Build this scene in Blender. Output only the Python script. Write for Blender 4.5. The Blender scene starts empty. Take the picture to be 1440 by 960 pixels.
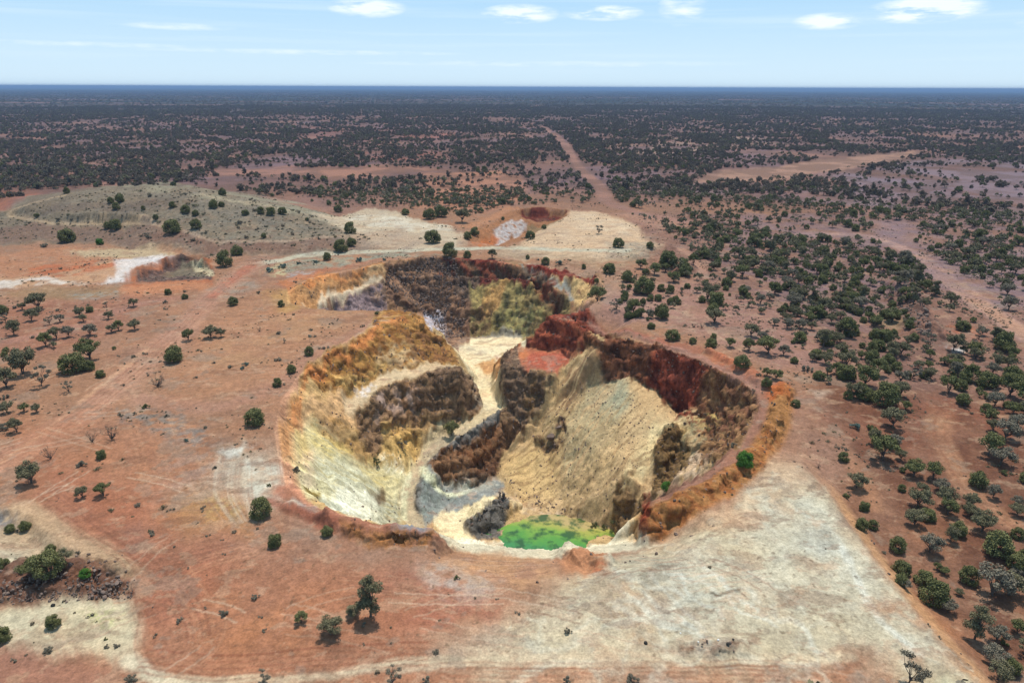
import bpy, math, random
import numpy as np
from mathutils import Vector, Matrix
from mathutils.geometry import delaunay_2d_cdt

S = bpy.context.scene
COL = S.collection
R = math.radians

# ------------------------------------------------------------------ camera
CAM_H, FPX, PITCH, ROLL = 60.0, 960.0, R(20.4), R(0.2)
cam_d = bpy.data.cameras.new('camera')
cam_d.sensor_width = 36.0
cam_d.lens = FPX / 1440.0 * 36.0
cam_d.clip_start = 0.5
cam_d.clip_end = 300000.0
cam = bpy.data.objects.new('camera', cam_d)
COL.objects.link(cam)
cam_m = Matrix.Rotation(R(90) - PITCH, 4, 'X') @ Matrix.Rotation(ROLL, 4, 'Z')
cam.matrix_world = Matrix.Translation((0, 0, CAM_H)) @ cam_m
S.camera = cam

# ------------------------------------------------------------------ sky and sun
SUN_EL, SUN_AZ = R(70), R(14)          # azimuth measured from the view direction (+Y) towards +X
world = bpy.data.worlds.new('World')
S.world = world
world.use_nodes = True
wn, wl = world.node_tree.nodes, world.node_tree.links
wn.clear()
w_out = wn.new('ShaderNodeOutputWorld')
w_bg = wn.new('ShaderNodeBackground')
w_bg.inputs['Strength'].default_value = 0.105
sky = wn.new('ShaderNodeTexSky')
sky.sky_type = 'NISHITA'
sky.sun_disc = False
sky.sun_elevation = SUN_EL
sky.sun_rotation = SUN_AZ
sky.air_density = 1.0
sky.dust_density = 0.3
sky.ozone_density = 3.0
# thin fair-weather clouds high above: noise on a plane 1 unit overhead, seen along the direction
tc = wn.new('ShaderNodeTexCoord')
sep = wn.new('ShaderNodeSeparateXYZ')
wl.new(tc.outputs['Generated'], sep.inputs[0])
def wm(op, a, b=None, c=None):
    n = wn.new('ShaderNodeMath'); n.operation = op
    for i, v in enumerate((a, b, c)):
        if v is None: continue
        if isinstance(v, (int, float)): n.inputs[i].default_value = v
        else: wl.new(v, n.inputs[i])
    return n.outputs[0]
az = wm('ARCTAN2', sep.outputs[0], sep.outputs[1])
el = wm('ARCSINE', sep.outputs[2])
comb = wn.new('ShaderNodeCombineXYZ')
wl.new(wm('MULTIPLY', az, 9.0), comb.inputs[0])
wl.new(wm('MULTIPLY', el, 42.0), comb.inputs[1])
nz = wn.new('ShaderNodeTexNoise')
nz.inputs['Scale'].default_value = 1.6
nz.inputs['Detail'].default_value = 8.0
nz.inputs['Roughness'].default_value = 0.62
wl.new(comb.outputs[0], nz.inputs['Vector'])
nfac = nz.outputs[0]
comb2 = wn.new('ShaderNodeCombineXYZ')
wl.new(wm('MULTIPLY', az, 1.5), comb2.inputs[0])
wl.new(wm('MULTIPLY', el, 55.0), comb2.inputs[1])
nz2 = wn.new('ShaderNodeTexNoise')
nz2.inputs['Scale'].default_value = 1.3
nz2.inputs['Detail'].default_value = 6.0
wl.new(comb2.outputs[0], nz2.inputs['Vector'])
CLOUDS = [  # azimuth, elevation, half width, half height (deg), strength
    (-11.0, 5.5, 3.2, .75, .85), (0.5, 5.2, 3.2, .75, .8), (6.8, 5.25, 3.2, .6, .9), (28.6, 4.9, 3.9, .9, 1.1),
    (22.7, 4.4, 2.6, .6, .7), (36.2, 3.9, 2.6, .45, .7), (12.6, 5.6, 1.9, 1.4, .55), (-37, 5.6, 1.6, .6, .6), (45, 6, 4, .9, .9),
    (-50, 5.5, 4, .8, .9), (-24, 3.9, 4.0, .28, .35), (-16, 2.4, 13.0, .22, .3), (3, 1.7, 16, .25, .22), (-30, 2.6, 9, .2, .25)]
acc = None
for (a, e, wa, he, st) in CLOUDS:
    da = wm('DIVIDE', wm('SUBTRACT', az, R(a)), R(wa))
    de = wm('DIVIDE', wm('SUBTRACT', el, R(e)), R(he))
    d2 = wm('ADD', wm('MULTIPLY', da, da), wm('MULTIPLY', de, de))
    g = wm('MULTIPLY', wm('MAXIMUM', wm('SUBTRACT', 1.0, d2), 0.0), st)
    acc = g if acc is None else wm('MAXIMUM', acc, g)
cl = wm('MULTIPLY', acc, wm('MULTIPLY', wm('MAXIMUM', wm('SUBTRACT', nfac, 0.40), 0.0), 6.5))
cl = wm('MINIMUM', cl, 0.68)
streaks = wm('MULTIPLY', wm('MAXIMUM', wm('SUBTRACT', nz2.outputs[0], 0.5), 0.0), 0.8)
hi = wm('MINIMUM', wm('MAXIMUM', wm('MULTIPLY', el, 14.0), 0.0), 1.0)
cl = wm('MAXIMUM', cl, wm('MULTIPLY', streaks, hi))
# high thin veil that whitens the lower sky
veil = wn.new('ShaderNodeMix'); veil.data_type = 'RGBA'
vf = wn.new('ShaderNodeMapRange'); wl.new(sep.outputs[2], vf.inputs[0])
for i_, v_ in enumerate((0.0, 0.14, 0.9, 0.25)): vf.inputs[i_ + 1].default_value = v_
wl.new(vf.outputs[0], veil.inputs['Factor']); hsv = wn.new('ShaderNodeMix'); hsv.data_type = 'RGBA'; hsv.inputs['Factor'].default_value = .75
wl.new(sky.outputs[0], hsv.inputs[6]); hsv.inputs[7].default_value = (2.0, 5.4, 9.2, 1)
wl.new(hsv.outputs[2], veil.inputs[6]); veil.inputs[7].default_value = (6.9, 8.5, 9.5, 1)
mixw = wn.new('ShaderNodeMix'); mixw.data_type = 'RGBA'
wl.new(cl, mixw.inputs['Factor'])
wl.new(veil.outputs[2], mixw.inputs[6])
mixw.inputs[7].default_value = (10.5, 10.8, 11.0, 1)
wl.new(mixw.outputs[2], w_bg.inputs['Color'])
wl.new(w_bg.outputs[0], w_out.inputs['Surface'])

sun_d = bpy.data.lights.new('sun', 'SUN')
sun_d.energy = 4.7
sun_d.angle = R(0.53)
sun_d.color = (1.0, 0.955, 0.89)
sun = bpy.data.objects.new('sun', sun_d)
sun_dir = Vector((math.sin(SUN_AZ) * math.cos(SUN_EL), math.cos(SUN_AZ) * math.cos(SUN_EL), math.sin(SUN_EL)))
sun.rotation_euler = sun_dir.to_track_quat('Z', 'Y').to_euler()
sun.location = (0, 0, 200)
COL.objects.link(sun)

S.view_settings.view_transform = 'Standard'
S.view_settings.look = 'None'
S.view_settings.gamma = 1.0
S.view_settings.use_curve_mapping = False
S.view_settings.exposure = 0.08
S.cycles.max_bounces = 5
S.cycles.diffuse_bounces = 3
S.cycles.volume_bounces = 0
HAZE_D = 1.0 / 9000

def tag(o, label=None, cat=None, group=None, kind=None):
    if label: o['label'] = label
    if cat: o['category'] = cat
    if group: o['group'] = group
    if kind: o['kind'] = kind
    return o

# ------------------------------------------------------------------ numpy noise
def _hash(ix, iy, seed):
    h = (ix.astype(np.int64) * 374761393 + iy.astype(np.int64) * 668265263 + seed * 974634777) & 0xffffffff
    h = ((h ^ (h >> 13)) * 1274126177) & 0xffffffff
    h = ((h ^ (h >> 15)) * 2246822519) & 0xffffffff
    return h ^ (h >> 16)
_G = np.array([(math.cos(i * math.pi / 32), math.sin(i * math.pi / 32)) for i in range(64)], dtype=np.float32)
def noise(x, y, seed=0):
    x = np.asarray(x, dtype=np.float64); y = np.asarray(y, dtype=np.float64)
    ix, iy = np.floor(x), np.floor(y)
    fx, fy = (x - ix).astype(np.float32), (y - iy).astype(np.float32)
    ix, iy = ix.astype(np.int64), iy.astype(np.int64)
    u, v = fx * fx * fx * (fx * (fx * 6 - 15) + 10), fy * fy * fy * (fy * (fy * 6 - 15) + 10)
    def g(dx, dy):
        k = _hash(ix + dx, iy + dy, seed) & 63
        return _G[k, 0] * (fx - dx) + _G[k, 1] * (fy - dy)
    a = g(0, 0); b = g(1, 0); c = g(0, 1); d = g(1, 1)
    return ((a + (b - a) * u) * (1 - v) + (c + (d - c) * u) * v) * 1.5
def fbm(x, y, scale, octs=4, seed=0, gain=0.5):
    s = 0; amp = 1; tot = 0; f = 1.0 / scale
    for o in range(octs):
        s = s + amp * noise(x * f + 17.3 * o, y * f - 9.1 * o, seed + o * 13)
        tot += amp; amp *= gain; f *= 2.03
    return s / tot * 1.4
def sstep(a, b, x):
    t = np.clip((x - a) / (b - a), 0, 1)
    return t * t * (3 - 2 * t)

# ------------------------------------------------------------------ pixels of the survey photo to points
MR = cam_m.to_3x3()
def ray(px, py):
    return (MR @ Vector(((px - 720) / FPX, -(py - 480) / FPX, -1.0))).normalized()
def P(px, py, z=0.0):
    d = ray(px, py)
    t = (z - CAM_H) / d.z
    return (d.x * t, d.y * t, z)
# ------------------------------------------------------------------ terrain breaklines (px, py, height) or ('w', x, y, z)
BL = []
def line(*pts): BL.append([(p[1], p[2], p[3]) if p[0] == 'w' else P(p[0], p[1], p[2]) for p in pts])
def lz(z, *pts): line(*[(p[0], p[1], z) for p in pts])
# open pit, rim all round
line((586,438,0),(560,447,0),(520,461,0),(490,480,0),(450,504,0),(418,532,0),(396,565,0),(388,605,0),(394,645,0),(403,680,0),(425,703,0),
     (480,722,0),(530,734,0),(575,740,0),(608,738,0),(628,752,-2.5),(660,762,-5),(720,768,-6),(780,770,-6),(850,764,-6),(890,758,-5.5),
     (904,752,-5.2))
line((904,752,-5.2),(910,738,-3.8),(913,722,-.4),(914,705,0),(943,691,0),(993,662,0),(1030,630,0),(1053,601,0),(1065,573,0),(1060,553,0),(1039,538,0),(1004,518,0),(966,503,0),
     (922,486,0),(881,477,0),(846,476,0),(815,455,0),(768,446,0))
# nose ridge down to the saddle, north foot of the nose
line((586,438,0),(594,450,-2),(601,463,-4),(609,478,-7),(628,485,-9.5),(642,502,-11.5),(655,522,-14),(668,550,-17.3),(676,574,-19.2))
line(('w',-12,196,-19),('w',-24,203,-19.5),('w',-42,206,-20),('w',-54,206,-16),('w',-62,203,-5))
line((586,438,0),(520,436.5,0),(460,435.5,0),(425,433,0),(402,424,0))
# western wall: bench
line((640,513,-8),(597,515,-8),(547,526,-8),(510,542,-8.3),(482,562,-9))
line((646,522,-8.6),(600,527,-8.6),(552,540,-8.8),(517,557,-9.2),(488,582,-10))
# foot of the western wall = inner edge of the ramp, outer edge of the ramp
line((676,574,-19.6),(652,594,-20.3),(617,613,-21.8),(586,641,-23.6),(569,672,-25),(561,706,-26.5),('w',-22,124,-28),('w',-15,114,-29))
line((640,486,-18.8),(668,528,-19.3),(676,574,-19.6))
line((735,484,-18.8),(703,500,-19),(692,530,-19.3),(698,565,-19.8),(706,580,-20),(672,607,-21),(637,630,-22.2),(610,655,-23.9),(595,682,-25.3),(588,712,-27),(602,736,-28.5))
# brown knob east of the ramp
line((706,580,-20),(720,583,-19.4),(740,592,-20),(752,606,-22.5))
line((602,660,-25),(614,678,-28.5),(632,690,-30),(665,686,-30),(693,670,-30),(700,652,-29.5),(722,626,-27),(752,606,-23))
# block between the two pits
line((768,446,0),(745,470,-6),(741,487,-8.2),(762,494,-8.2),(791,492,-7.5),(823,490,-7),(849,490,-3.8),(864,503,-4.6),(882,524,-7.2),(911,541,-8.8),(931,556,-10.2),(957,582,-12.8),
     (989,567,-8),(1020,585,-8),(1050,597,-4))
line((718,489,-9),(704,512,-10.2),(747,524,-10),(777,527,-10.3),(800,505,-8.6),(823,490,-7))
line((718,489,-9),(741,487,-8.2))
line((697,505,-13),(696,545,-18),(708,580,-20.2),(736,597,-21.5),(757,597,-21),(771,575,-17.5),(790,540,-12.5),(800,505,-8.6))
# upper spur of the east wall
line((945,597,-13.4),(960,650,-17.5),(985,640,-14.5),(1030,600,-7))
line((927,690,-19),(905,715,-24),(866,741,-30.6))
line((877,668,-20.5),(868,693,-24),(862,735,-29.5))
line((893,690,-22.5),(900,720,-25))
# pit floor
line((697,672,-30.2),(720,700,-30.6),(760,715,-30.9),(800,728,-31.1),(830,741,-31.5),(866,745,-31.2))
line((640,700,-29.4),(690,690,-30.1))
line((625,735,-29.2),(650,755,-30),(690,768,-30.6))
line(('w',-8,109,-30),('w',4,107,-31.3),('w',16,108,-31),('w',23,109,-26))
line(('w',-15,114,-29),('w',-8,109,-30))
line(('w',4,114,-31.6),('w',10,118,-31.8),('w',15,124,-31.7),('w',10,128,-31.6),('w',2,124,-31.6))
# second pit (behind)
line((402,424,0),(402,412,0),(435,392,0),(467,385,0),(500,379,0),(535,372,0),(557,367,0),(600,362,0),(630,362,0))
line((630,362,0),(636,366,0),(660,366,0),(690,367,0),(712,370,0),(718,375,-1.2),(728,372,-.6),(736,369,0),(780,378,0),(810,385,0),(836,392,0))
line((632,376,-3),(660,380,-3.2),(690,380,-3.2),(712,381,-2.8))
line((627,387,-3.6),(660,389,-3.9),(717,391,-3.9),(732,389,-3.4),(747,396,-4),(772,405,-5),(788,413,-6),(801,423,-7))
line((630,402,-8.5),(660,405,-8.8),(717,403,-8),(747,410,-8.2),(783,430,-10))
line((432,431,-5),(460,416,-5),(485,405.5,-5),(510,399.5,-5),(538,397,-5),(560,390,-5.5))
line((437,434,-5.6),(462,421,-5.6),(487,410,-5.6),(512,404,-5.6),(540,401,-5.8))
line((535,432,-12),(540,402,-5.9))
line(('w',-58,213,-14),('w',-42,216,-17),(607,447,-16.5),(625,474,-19.5),(650,475,-20),(685,473,-20),(722,473,-19.6),(760,470,-19),(785,452,-15.5),(801,425,-7.4))
line((736,371,-.9),(760,380,-2.1),(785,393,-3.6),(800,405,-5),(813,424,-6.6),(801,425,-7.4))
line((745,373.5,-1.6),(780,386.5,-3),(829,400,-3.3))
line((829,401,-3.3),(833,412,-3),(822,428,-4),(813,428,-6.2))
line((836,392,0),(850,402,0),(845,420,0),(832,432,0),(800,440,0),(768,446,0))
line(('w',6,197,-19),('w',14,200,-18),('w',18,204,-14))
# third pit (far)
line((650,337,0),(663,324,0),(678,316,0),(700,307,0),(722,298,0),(740,293,0),(770,292,0),(798,296,0),(798,303,0),(782,316,0),(758,334,-.6),(715,348,-1),(672,348,0),(650,337,0))
line((680,325,-1),(705,317,-1.2),(735,309,-1.5))
line((690,345,-5),(702,343,-5.5),(722,336,-6.2),(745,327,-6.5),(765,318,-5.6),(786,309,-4.2))
line((740,305,-4.4),(768,304.5,-3.9),(790,304,-3.2))
# waste dump hill (left, far)
line((-150,352,0),(0,345,0),(90,341,0),(150,340,0),(200,352,0),(300,358,0),(433,359,0),(490,352,0),(552,349,0),(560,335,0),(520,318,0),(478,305,0))
line((-150,312,4),(0,305,4),(20,303,4.5),(67,311,5),(133,312,5),(200,313,5),(240,320,5),(267,327,4.5),(333,338,3),(400,337,3),(480,330,2),(530,335,1))
line((-150,300,5),(10,297,6.3),(33,289,8.6),(60,279,11),(95,271,12.6),(150,264,14),(215,260,14.8),(283,265,14),(330,275,12),(380,287,9.3),(430,303,5),(478,317,2))
line((70,300,7.4),(130,300,8.6),(220,303,8),(300,312,6.4),(380,320,4.5))
line((120,280,11.8),(200,276,13),(280,281,12.2),(340,293,8.6))
line(('w',-330,330,0),('w',-300,385,0),('w',-240,420,0),('w',-190,425,0),('w',-140,400,0),('w',-105,370,0))
# hollow left
line((192,392,0),(196,376,0),(215,367,0),(245,362,0),(285,365,0),(300,378,0),(300,390,0),(270,398,0),(205,398,0),(192,392,0))
line((212,391,-3),(235,379,-3.4),(262,374,-3.2),(290,382,-2),(255,390,-3.4),(212,391,-3))
# spoil bank and lower ground at the near left corner
lz(0.2, (-60,705),(0,712),(40,722),(75,752),(110,778),(150,778),(195,808))
lz(-1.0, (-60,735),(0,735),(30,742),(60,775),(90,790))
lz(-.6, (-60,860),(0,850),(60,842),(120,838),(170,845),(185,870),(195,900))
lz(0.3, (0,800),(60,805),(110,795),(150,800),(175,812))
lz(0.1, (186,842),(193,825))
# dump fan, its foot to the right
lz(.6, (1125,655),(1165,700),(1210,760),(1255,830),(1320,900),(1385,965),(1430,1030))
lz(-1.6, (1145,650),(1190,700),(1235,760),(1280,825),(1350,890),(1420,960),(1470,1030))
lz(.5, (870,880),(1000,850),(1150,850),(1250,900),(1000,960))
# gentle rise to the lip above the pond
lz(-3.2, (640,772),(700,785),(780,790),(850,785),(905,775),(935,758))
lz(0, (600,790),(680,815),(780,825),(870,812),(940,790),(1010,740))
BL.append([(x, y, 0.0) for x in (-420, -300, -150, 0, 150, 300) for y in (40,)])
BL.append([(x, 520, 0.0) for x in (-420, -200, 0, 150, 300)])
for x in (-420, 300):
    for y in (120, 220, 330, 430): BL.append([(x, y, 0.0)])
for px, py in ((60,440),(150,560),(60,620),(240,420),(250,620),(330,520),(300,740),(150,870),(400,800),(500,850),(700,880),(560,420 - 62),(700,355),(860,360),
               (900,440),(1000,470),(1100,520),(1130,600),(1250,420),(1300,560),(1200,500),(600,320),(560,300),(850,300),(360,430),(340,400),(620,345),(840,340),(420,370),(120,400),(60,375)):
    BL.append([P(px, py, 0.0)])

verts, zs, edges, vmap = [], [], [], {}
for L in BL:
    prev = None
    for (x, y, z) in L:
        k = (round(x, 2), round(y, 2))
        if k not in vmap:
            vmap[k] = len(verts); verts.append(Vector((x, y))); zs.append(z)
        i = vmap[k]
        if prev is not None and prev != i: edges.append((prev, i))
        prev = i
ov, oe, of, o_v, o_e, o_f = delaunay_2d_cdt(verts, edges, [], 0, 0.001)
oz = []
crossed = 0
V2 = np.array([(v.x, v.y) for v in verts]); E2 = np.array(edges); Z2 = np.array(zs)
for v, src in zip(ov, o_v):
    if src: oz.append(np.mean([zs[i] for i in src]))
    else:
        crossed += 1
        a, b = V2[E2[:, 0]], V2[E2[:, 1]]; p = np.array((v.x, v.y))
        t = np.clip(((p - a) * (b - a)).sum(1) / np.maximum(((b - a) ** 2).sum(1), 1e-6), 0, 1)
        d = np.linalg.norm(a + (b - a) * t[:, None] - p, axis=1)
        k = int(np.argmin(d)); oz.append(Z2[E2[k, 0]] * (1 - t[k]) + Z2[E2[k, 1]] * t[k])
        if 'DBG' in globals(): print('cross', round(v.x,1), round(v.y,1), [round(float(q),1) for q in Z2[E2[np.argsort(d)[:2]]].ravel()])
GX0, GY0, GS = -420.0, 40.0, 0.4
NXG, NYG = int(720 / GS) + 1, int(480 / GS) + 1
HG = np.zeros((NYG, NXG), dtype=np.float32)
for f in of:
    tri = [(ov[i].x, ov[i].y, oz[i]) for i in f]
    (x0, y0, z0), (x1, y1, z1), (x2, y2, z2) = tri
    i0 = max(int((min(x0, x1, x2) - GX0) / GS), 0); i1 = min(int((max(x0, x1, x2) - GX0) / GS) + 2, NXG)
    j0 = max(int((min(y0, y1, y2) - GY0) / GS), 0); j1 = min(int((max(y0, y1, y2) - GY0) / GS) + 2, NYG)
    if i1 <= i0 or j1 <= j0: continue
    X, Y = np.meshgrid(GX0 + np.arange(i0, i1) * GS, GY0 + np.arange(j0, j1) * GS)
    det = (y1 - y2) * (x0 - x2) + (x2 - x1) * (y0 - y2)
    if abs(det) < 1e-9: continue
    a = ((y1 - y2) * (X - x2) + (x2 - x1) * (Y - y2)) / det
    b = ((y2 - y0) * (X - x2) + (x0 - x2) * (Y - y2)) / det
    c = 1 - a - b
    m = (a >= -1e-4) & (b >= -1e-4) & (c >= -1e-4)
    sub = HG[j0:j1, i0:i1]
    sub[m] = (a * z0 + b * z1 + c * z2)[m]
def blur(A):
    B = A.copy()
    B[1:-1] = A[1:-1] * .5 + (A[:-2] + A[2:]) * .25
    C2 = B.copy()
    C2[:, 1:-1] = B[:, 1:-1] * .5 + (B[:, :-2] + B[:, 2:]) * .25
    return C2
HG = blur(HG)
GXX, GYY = np.meshgrid(GX0 + np.arange(NXG) * GS, GY0 + np.arange(NYG) * GS)

def seg_dist(X, Y, pts):
    """distance to a polyline, and the side-signed offset"""
    best = np.full(X.shape, 1e9, dtype=np.float64)
    for (ax, ay), (bx, by) in zip(pts[:-1], pts[1:]):
        dx, dy = bx - ax, by - ay
        L2 = max(dx * dx + dy * dy, 1e-9)
        t = np.clip(((X - ax) * dx + (Y - ay) * dy) / L2, 0, 1)
        d = np.hypot(X - ax - t * dx, Y - ay - t * dy)
        best = np.minimum(best, d)
    return best
def grid_h(x, y):
    fx = (np.asarray(x, dtype=np.float64) - GX0) / GS; fy = (np.asarray(y, dtype=np.float64) - GY0) / GS
    ins = (fx >= 0) & (fx < NXG - 1) & (fy >= 0) & (fy < NYG - 1)
    fx = np.clip(fx, 0, NXG - 1.001); fy = np.clip(fy, 0, NYG - 1.001)
    ix, iy = fx.astype(int), fy.astype(int); u, v = fx - ix, fy - iy
    h = (HG[iy, ix] * (1 - u) + HG[iy, ix + 1] * u) * (1 - v) + (HG[iy + 1, ix] * (1 - u) + HG[iy + 1, ix + 1] * u) * v
    return np.where(ins, h, 0.0)
def hit(px, py):
    d = ray(px, py)
    t = np.arange(60.0, 640.0, 0.4)
    x, y, z = d.x * t, d.y * t, CAM_H + d.z * t
    h = grid_h(x, y)
    k = np.nonzero(z <= h)[0]
    if len(k) == 0:
        if d.z >= -1e-4: d = ray(px, 126)
        tt = -CAM_H / d.z
        return (d.x * tt, d.y * tt)
    return (float(x[k[0]]), float(y[k[0]]))
def ridge(pts, half, height, world_pts=False, rough=.35):
    global HG
    w = [p for p in pts] if world_pts else [hit(*p) for p in pts]
    xs = [p[0] for p in w]; ys = [p[1] for p in w]; m = half + 3
    i0 = int((min(xs) - m - GX0) / GS); i1 = int((max(xs) + m - GX0) / GS); j0 = int((min(ys) - m - GY0) / GS); j1 = int((max(ys) + m - GY0) / GS)
    i0, j0 = max(i0, 0), max(j0, 0)
    X, Y = GXX[j0:j1, i0:i1], GYY[j0:j1, i0:i1]
    d = seg_dist(X, Y, w) + fbm(X, Y, 3.5, 3, 7) * half * .35
    prof = np.clip(1 - d / half, 0, 1); prof = prof * prof * (3 - 2 * prof)
    HG[j0:j1, i0:i1] += (prof * height * (1 + rough * fbm(X, Y, 2.6, 3, 11))).astype(np.float32)
# windrows, berms and heaps
ridge([(1098,545),(1100,560),(1096,585),(1085,610),(1062,640),(1030,668),(990,692),(950,716),(925,732)], 2.7, 1.4, rough=.5)
ridge([(470,733),(535,750),(575,755),(612,758)], 2.6, 1.3)
ridge([(410,712),(440,722),(470,733)], 1.6, .7)
ridge([(703,583),(672,603),(640,624),(612,646),(596,668),(589,690),(590,712)], 1.3, .9)
ridge([(672,735),(690,722),(705,716)], 5.2, 2.6, rough=.6)
ridge([(1000,497),(1030,512),(1055,528),(1075,543)], 2.4, 1.2)
ridge([(846,470),(900,476),(960,494)], 1.5, .6)
ridge([(943,612),(932,640),(925,668)], 3.2, 3.4, rough=.5)
ridge([(878,680),(884,705),(876,728)], 3.0, 3.2, rough=.5)
ridge([(290,205+162),(250,365),(215,372)], 2.5, 1.2)
ridge([(800,775),(830,790),(845,800)], 3.0, 1.6)
ridge([(955,905),(1035,907)], 2.2, .7)
ridge([(60,800),(110,792),(165,800)], 4.0, .7, rough=.8)
ridge([(0,820),(80,822),(150,830)], 3.5, .8, rough=.8)
ridge([(1265,405),(1285,440),(1300,475)], 6.0, 2.4, rough=.8)
ridge([(930,350),(900,362),(960,378)], 7, 2.0)
HG0 = HG.copy()
gy, gx = np.gradient(HG, GS)
SLOPE = np.hypot(gx, gy).astype(np.float32)
SLOPE = blur(blur(SLOPE))
def samp(A, x, y):
    fx = (x - GX0) / GS; fy = (y - GY0) / GS
    ins = (fx >= 0) & (fx < NXG - 1) & (fy >= 0) & (fy < NYG - 1)
    ix = np.clip(fx, 0, NXG - 2).astype(int); iy = np.clip(fy, 0, NYG - 2).astype(int)
    return np.where(ins, A[iy, ix], 0.0)

# fall-line zones: (centre x, y, radius, fall direction)  -> gullies and streaks run down the slope
FALLS = [(-36, 122, 26, (19, 14)), (22, 142, 30, (-27, -21)), (-22, 238, 30, (8, -33)), (12, 222, 22, (-10, -26)), (-45, 160, 20, (24, -16)), (38, 118, 14, (-12, 13))]
def fall_uv(x, y):
    sx = np.zeros_like(x); sy = np.zeros_like(x); sw = np.zeros_like(x) + 1e-6
    for cx, cy, rr, (dx, dy) in FALLS:
        L = math.hypot(dx, dy); w = np.exp(-((x - cx) ** 2 + (y - cy) ** 2) / (rr * rr) * 2.0)
        u = (x * -dy + y * dx) / L; v = (x * dx + y * dy) / L
        sx += w * u; sy += w * v; sw += w
    return sx / sw, sy / sw
def height(x, y):
    """final ground height (metres) at world x, y"""
    r = np.hypot(x, y)
    w = sstep(560, 300, r)
    wx = (fbm(x, y, 9, 3, 1) * 1.5 + fbm(x, y, 2.4, 3, 2) * .55)
    wy = (fbm(x, y, 9, 3, 3) * 1.5 + fbm(x, y, 2.4, 3, 4) * .55)
    s0 = samp(SLOPE, x, y)
    steep0 = sstep(.3, 1.0, s0)
    k = w * (.45 + .55 * steep0)
    h = grid_h(x + wx * k, y + wy * k)
    s = samp(SLOPE, x + wx * k, y + wy * k)
    steep = sstep(.35, .95, s)
    u, v = fall_uv(x, y)
    gul = fbm(u + fbm(x, y, 6, 2, 22) * .8, v / 9.0, 2.2, 3, 21)
    rock = fbm(x, y, 3.2, 5, 31, .6)
    crag = 1 - 2 * np.abs(fbm(x, y, 2.2, 4, 41, .55))
    w2 = 1 - .8 * sstep(9, 3, np.hypot(x - 20, (y - 94) * .5))
    steep = steep * w2
    h = h + w * steep * (1 - .5 * sstep(.9, 1.5, s)) * (gul * .45 + rock * .4) + w * w2 * sstep(.75, 1.5, s) * (crag - .4) * .2 + w * steep * .22 * (1 - 2 * np.abs(fbm(x, y, .8, 2, 45)))
    h = h + w * .22 * fbm(x, y, 14, 3, 51) * (1 - steep) + w * .06 * fbm(x, y, 1.6, 3, 53)
    far = sstep(450, 1500, r)
    h = h + far * (2.5 * fbm(x, y, 900, 3, 61)) + sstep(20000, 32000, r) * 45 * sstep(.1, .5, fbm(x, y, 26000, 2, 66))
    # tiny mounds, the hill's rough flanks
    hill = (x < -60) & (y > 255) & (y < 440)
    h = h + np.where(hill, 1.0, 0.0) * w * fbm(x, y, 7, 5, 71, .6) * .6
    return h

# ------------------------------------------------------------------ one ground sheet: polar grid round the camera's foot
def spans(segs):
    out = [segs[0][0]]
    for a, b, k in segs:
        n = max(int(math.log(b / a) / k), 1)
        out += list(a * (b / a) ** (np.arange(1, n + 1) / n))
    return np.array(out)
FINE = globals().get('FINE', 1.0)
rr = spans([(1.0, 40, .12), (40, 62, .004 * FINE), (62, 270, .0019 * FINE), (270, 480, .0028 * FINE), (480, 3000, .006), (3000, 90000, .012)])
th = np.concatenate([np.linspace(-180, -60, 30)[:-1], np.linspace(-60, -46, 30)[:-1], np.linspace(-46, 46, int(830 / FINE))[:-1], np.linspace(46, 60, 30)[:-1], np.linspace(60, 180, 30)[:-1]])
th = R(1) * th
TH, RR = np.meshgrid(th, rr)
VX = (np.sin(TH) * RR).ravel(); VY = (np.cos(TH) * RR).ravel()
VZ = height(VX, VY)
NR, NT = len(rr), len(th)
print('ground verts', NR * NT, 'crossings', crossed)
def build_ground():
    me = bpy.data.meshes.new('ground')
    n = NR * NT
    me.vertices.add(n)
    co = np.empty((n, 3), dtype=np.float32); co[:, 0] = VX; co[:, 1] = VY; co[:, 2] = VZ
    me.vertices.foreach_set('co', co.ravel())
    i = np.arange(NR - 1)[:, None] * NT; j = np.arange(NT)[None, :]; j2 = (j + 1) % NT
    q = np.stack([i + j, i + j2, i + NT + j2, i + NT + j], -1).reshape(-1, 4)
    nf = len(q)
    me.loops.add(nf * 4); me.polygons.add(nf)
    me.loops.foreach_set('vertex_index', q.ravel().astype(np.int32))
    me.polygons.foreach_set('loop_start', np.arange(0, nf * 4, 4, dtype=np.int32))
    me.polygons.foreach_set('use_smooth', np.ones(nf, dtype=bool))
    me.update(calc_edges=True)
    o = bpy.data.objects.new('ground', me); COL.objects.link(o)
    return o
ground = build_ground()
# ------------------------------------------------------------------ what the ground is made of: base colours per vertex
KALB = 0.555
def lin(c):
    c = np.array(c, dtype=np.float64) / 255.0
    return np.where(c <= .04045, c / 12.92, ((c + .055) / 1.055) ** 2.4)
RAD = np.hypot(VX, VY)
WV = np.abs(TH.ravel()) < R(62)
sel_all = np.nonzero(WV & (RAD > 38))[0]
CX, CY = VX[sel_all], VY[sel_all]
amp = np.clip(RAD[sel_all] / 130, .45, 8)
PXW = CX + (fbm(CX / amp, CY / amp, 7, 3, 101) * 1.9 + fbm(CX / amp, CY / amp, 1.6, 4, 102, .65) * 1.2) * amp
PYW = CY + (fbm(CX / amp, CY / amp, 7, 3, 103) * 1.9 + fbm(CX / amp, CY / amp, 1.6, 4, 104, .65) * 1.2) * amp
SL = samp(SLOPE, CX, CY)
UF, VF = fall_uv(CX, CY)
N14 = fbm(CX, CY, 14, 4, 110); N4 = fbm(CX, CY, 4, 4, 111); N60 = fbm(CX, CY, 60, 4, 112); N1 = fbm(CX, CY, 1.1, 3, 113)
FR = RAD[sel_all]
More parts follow.
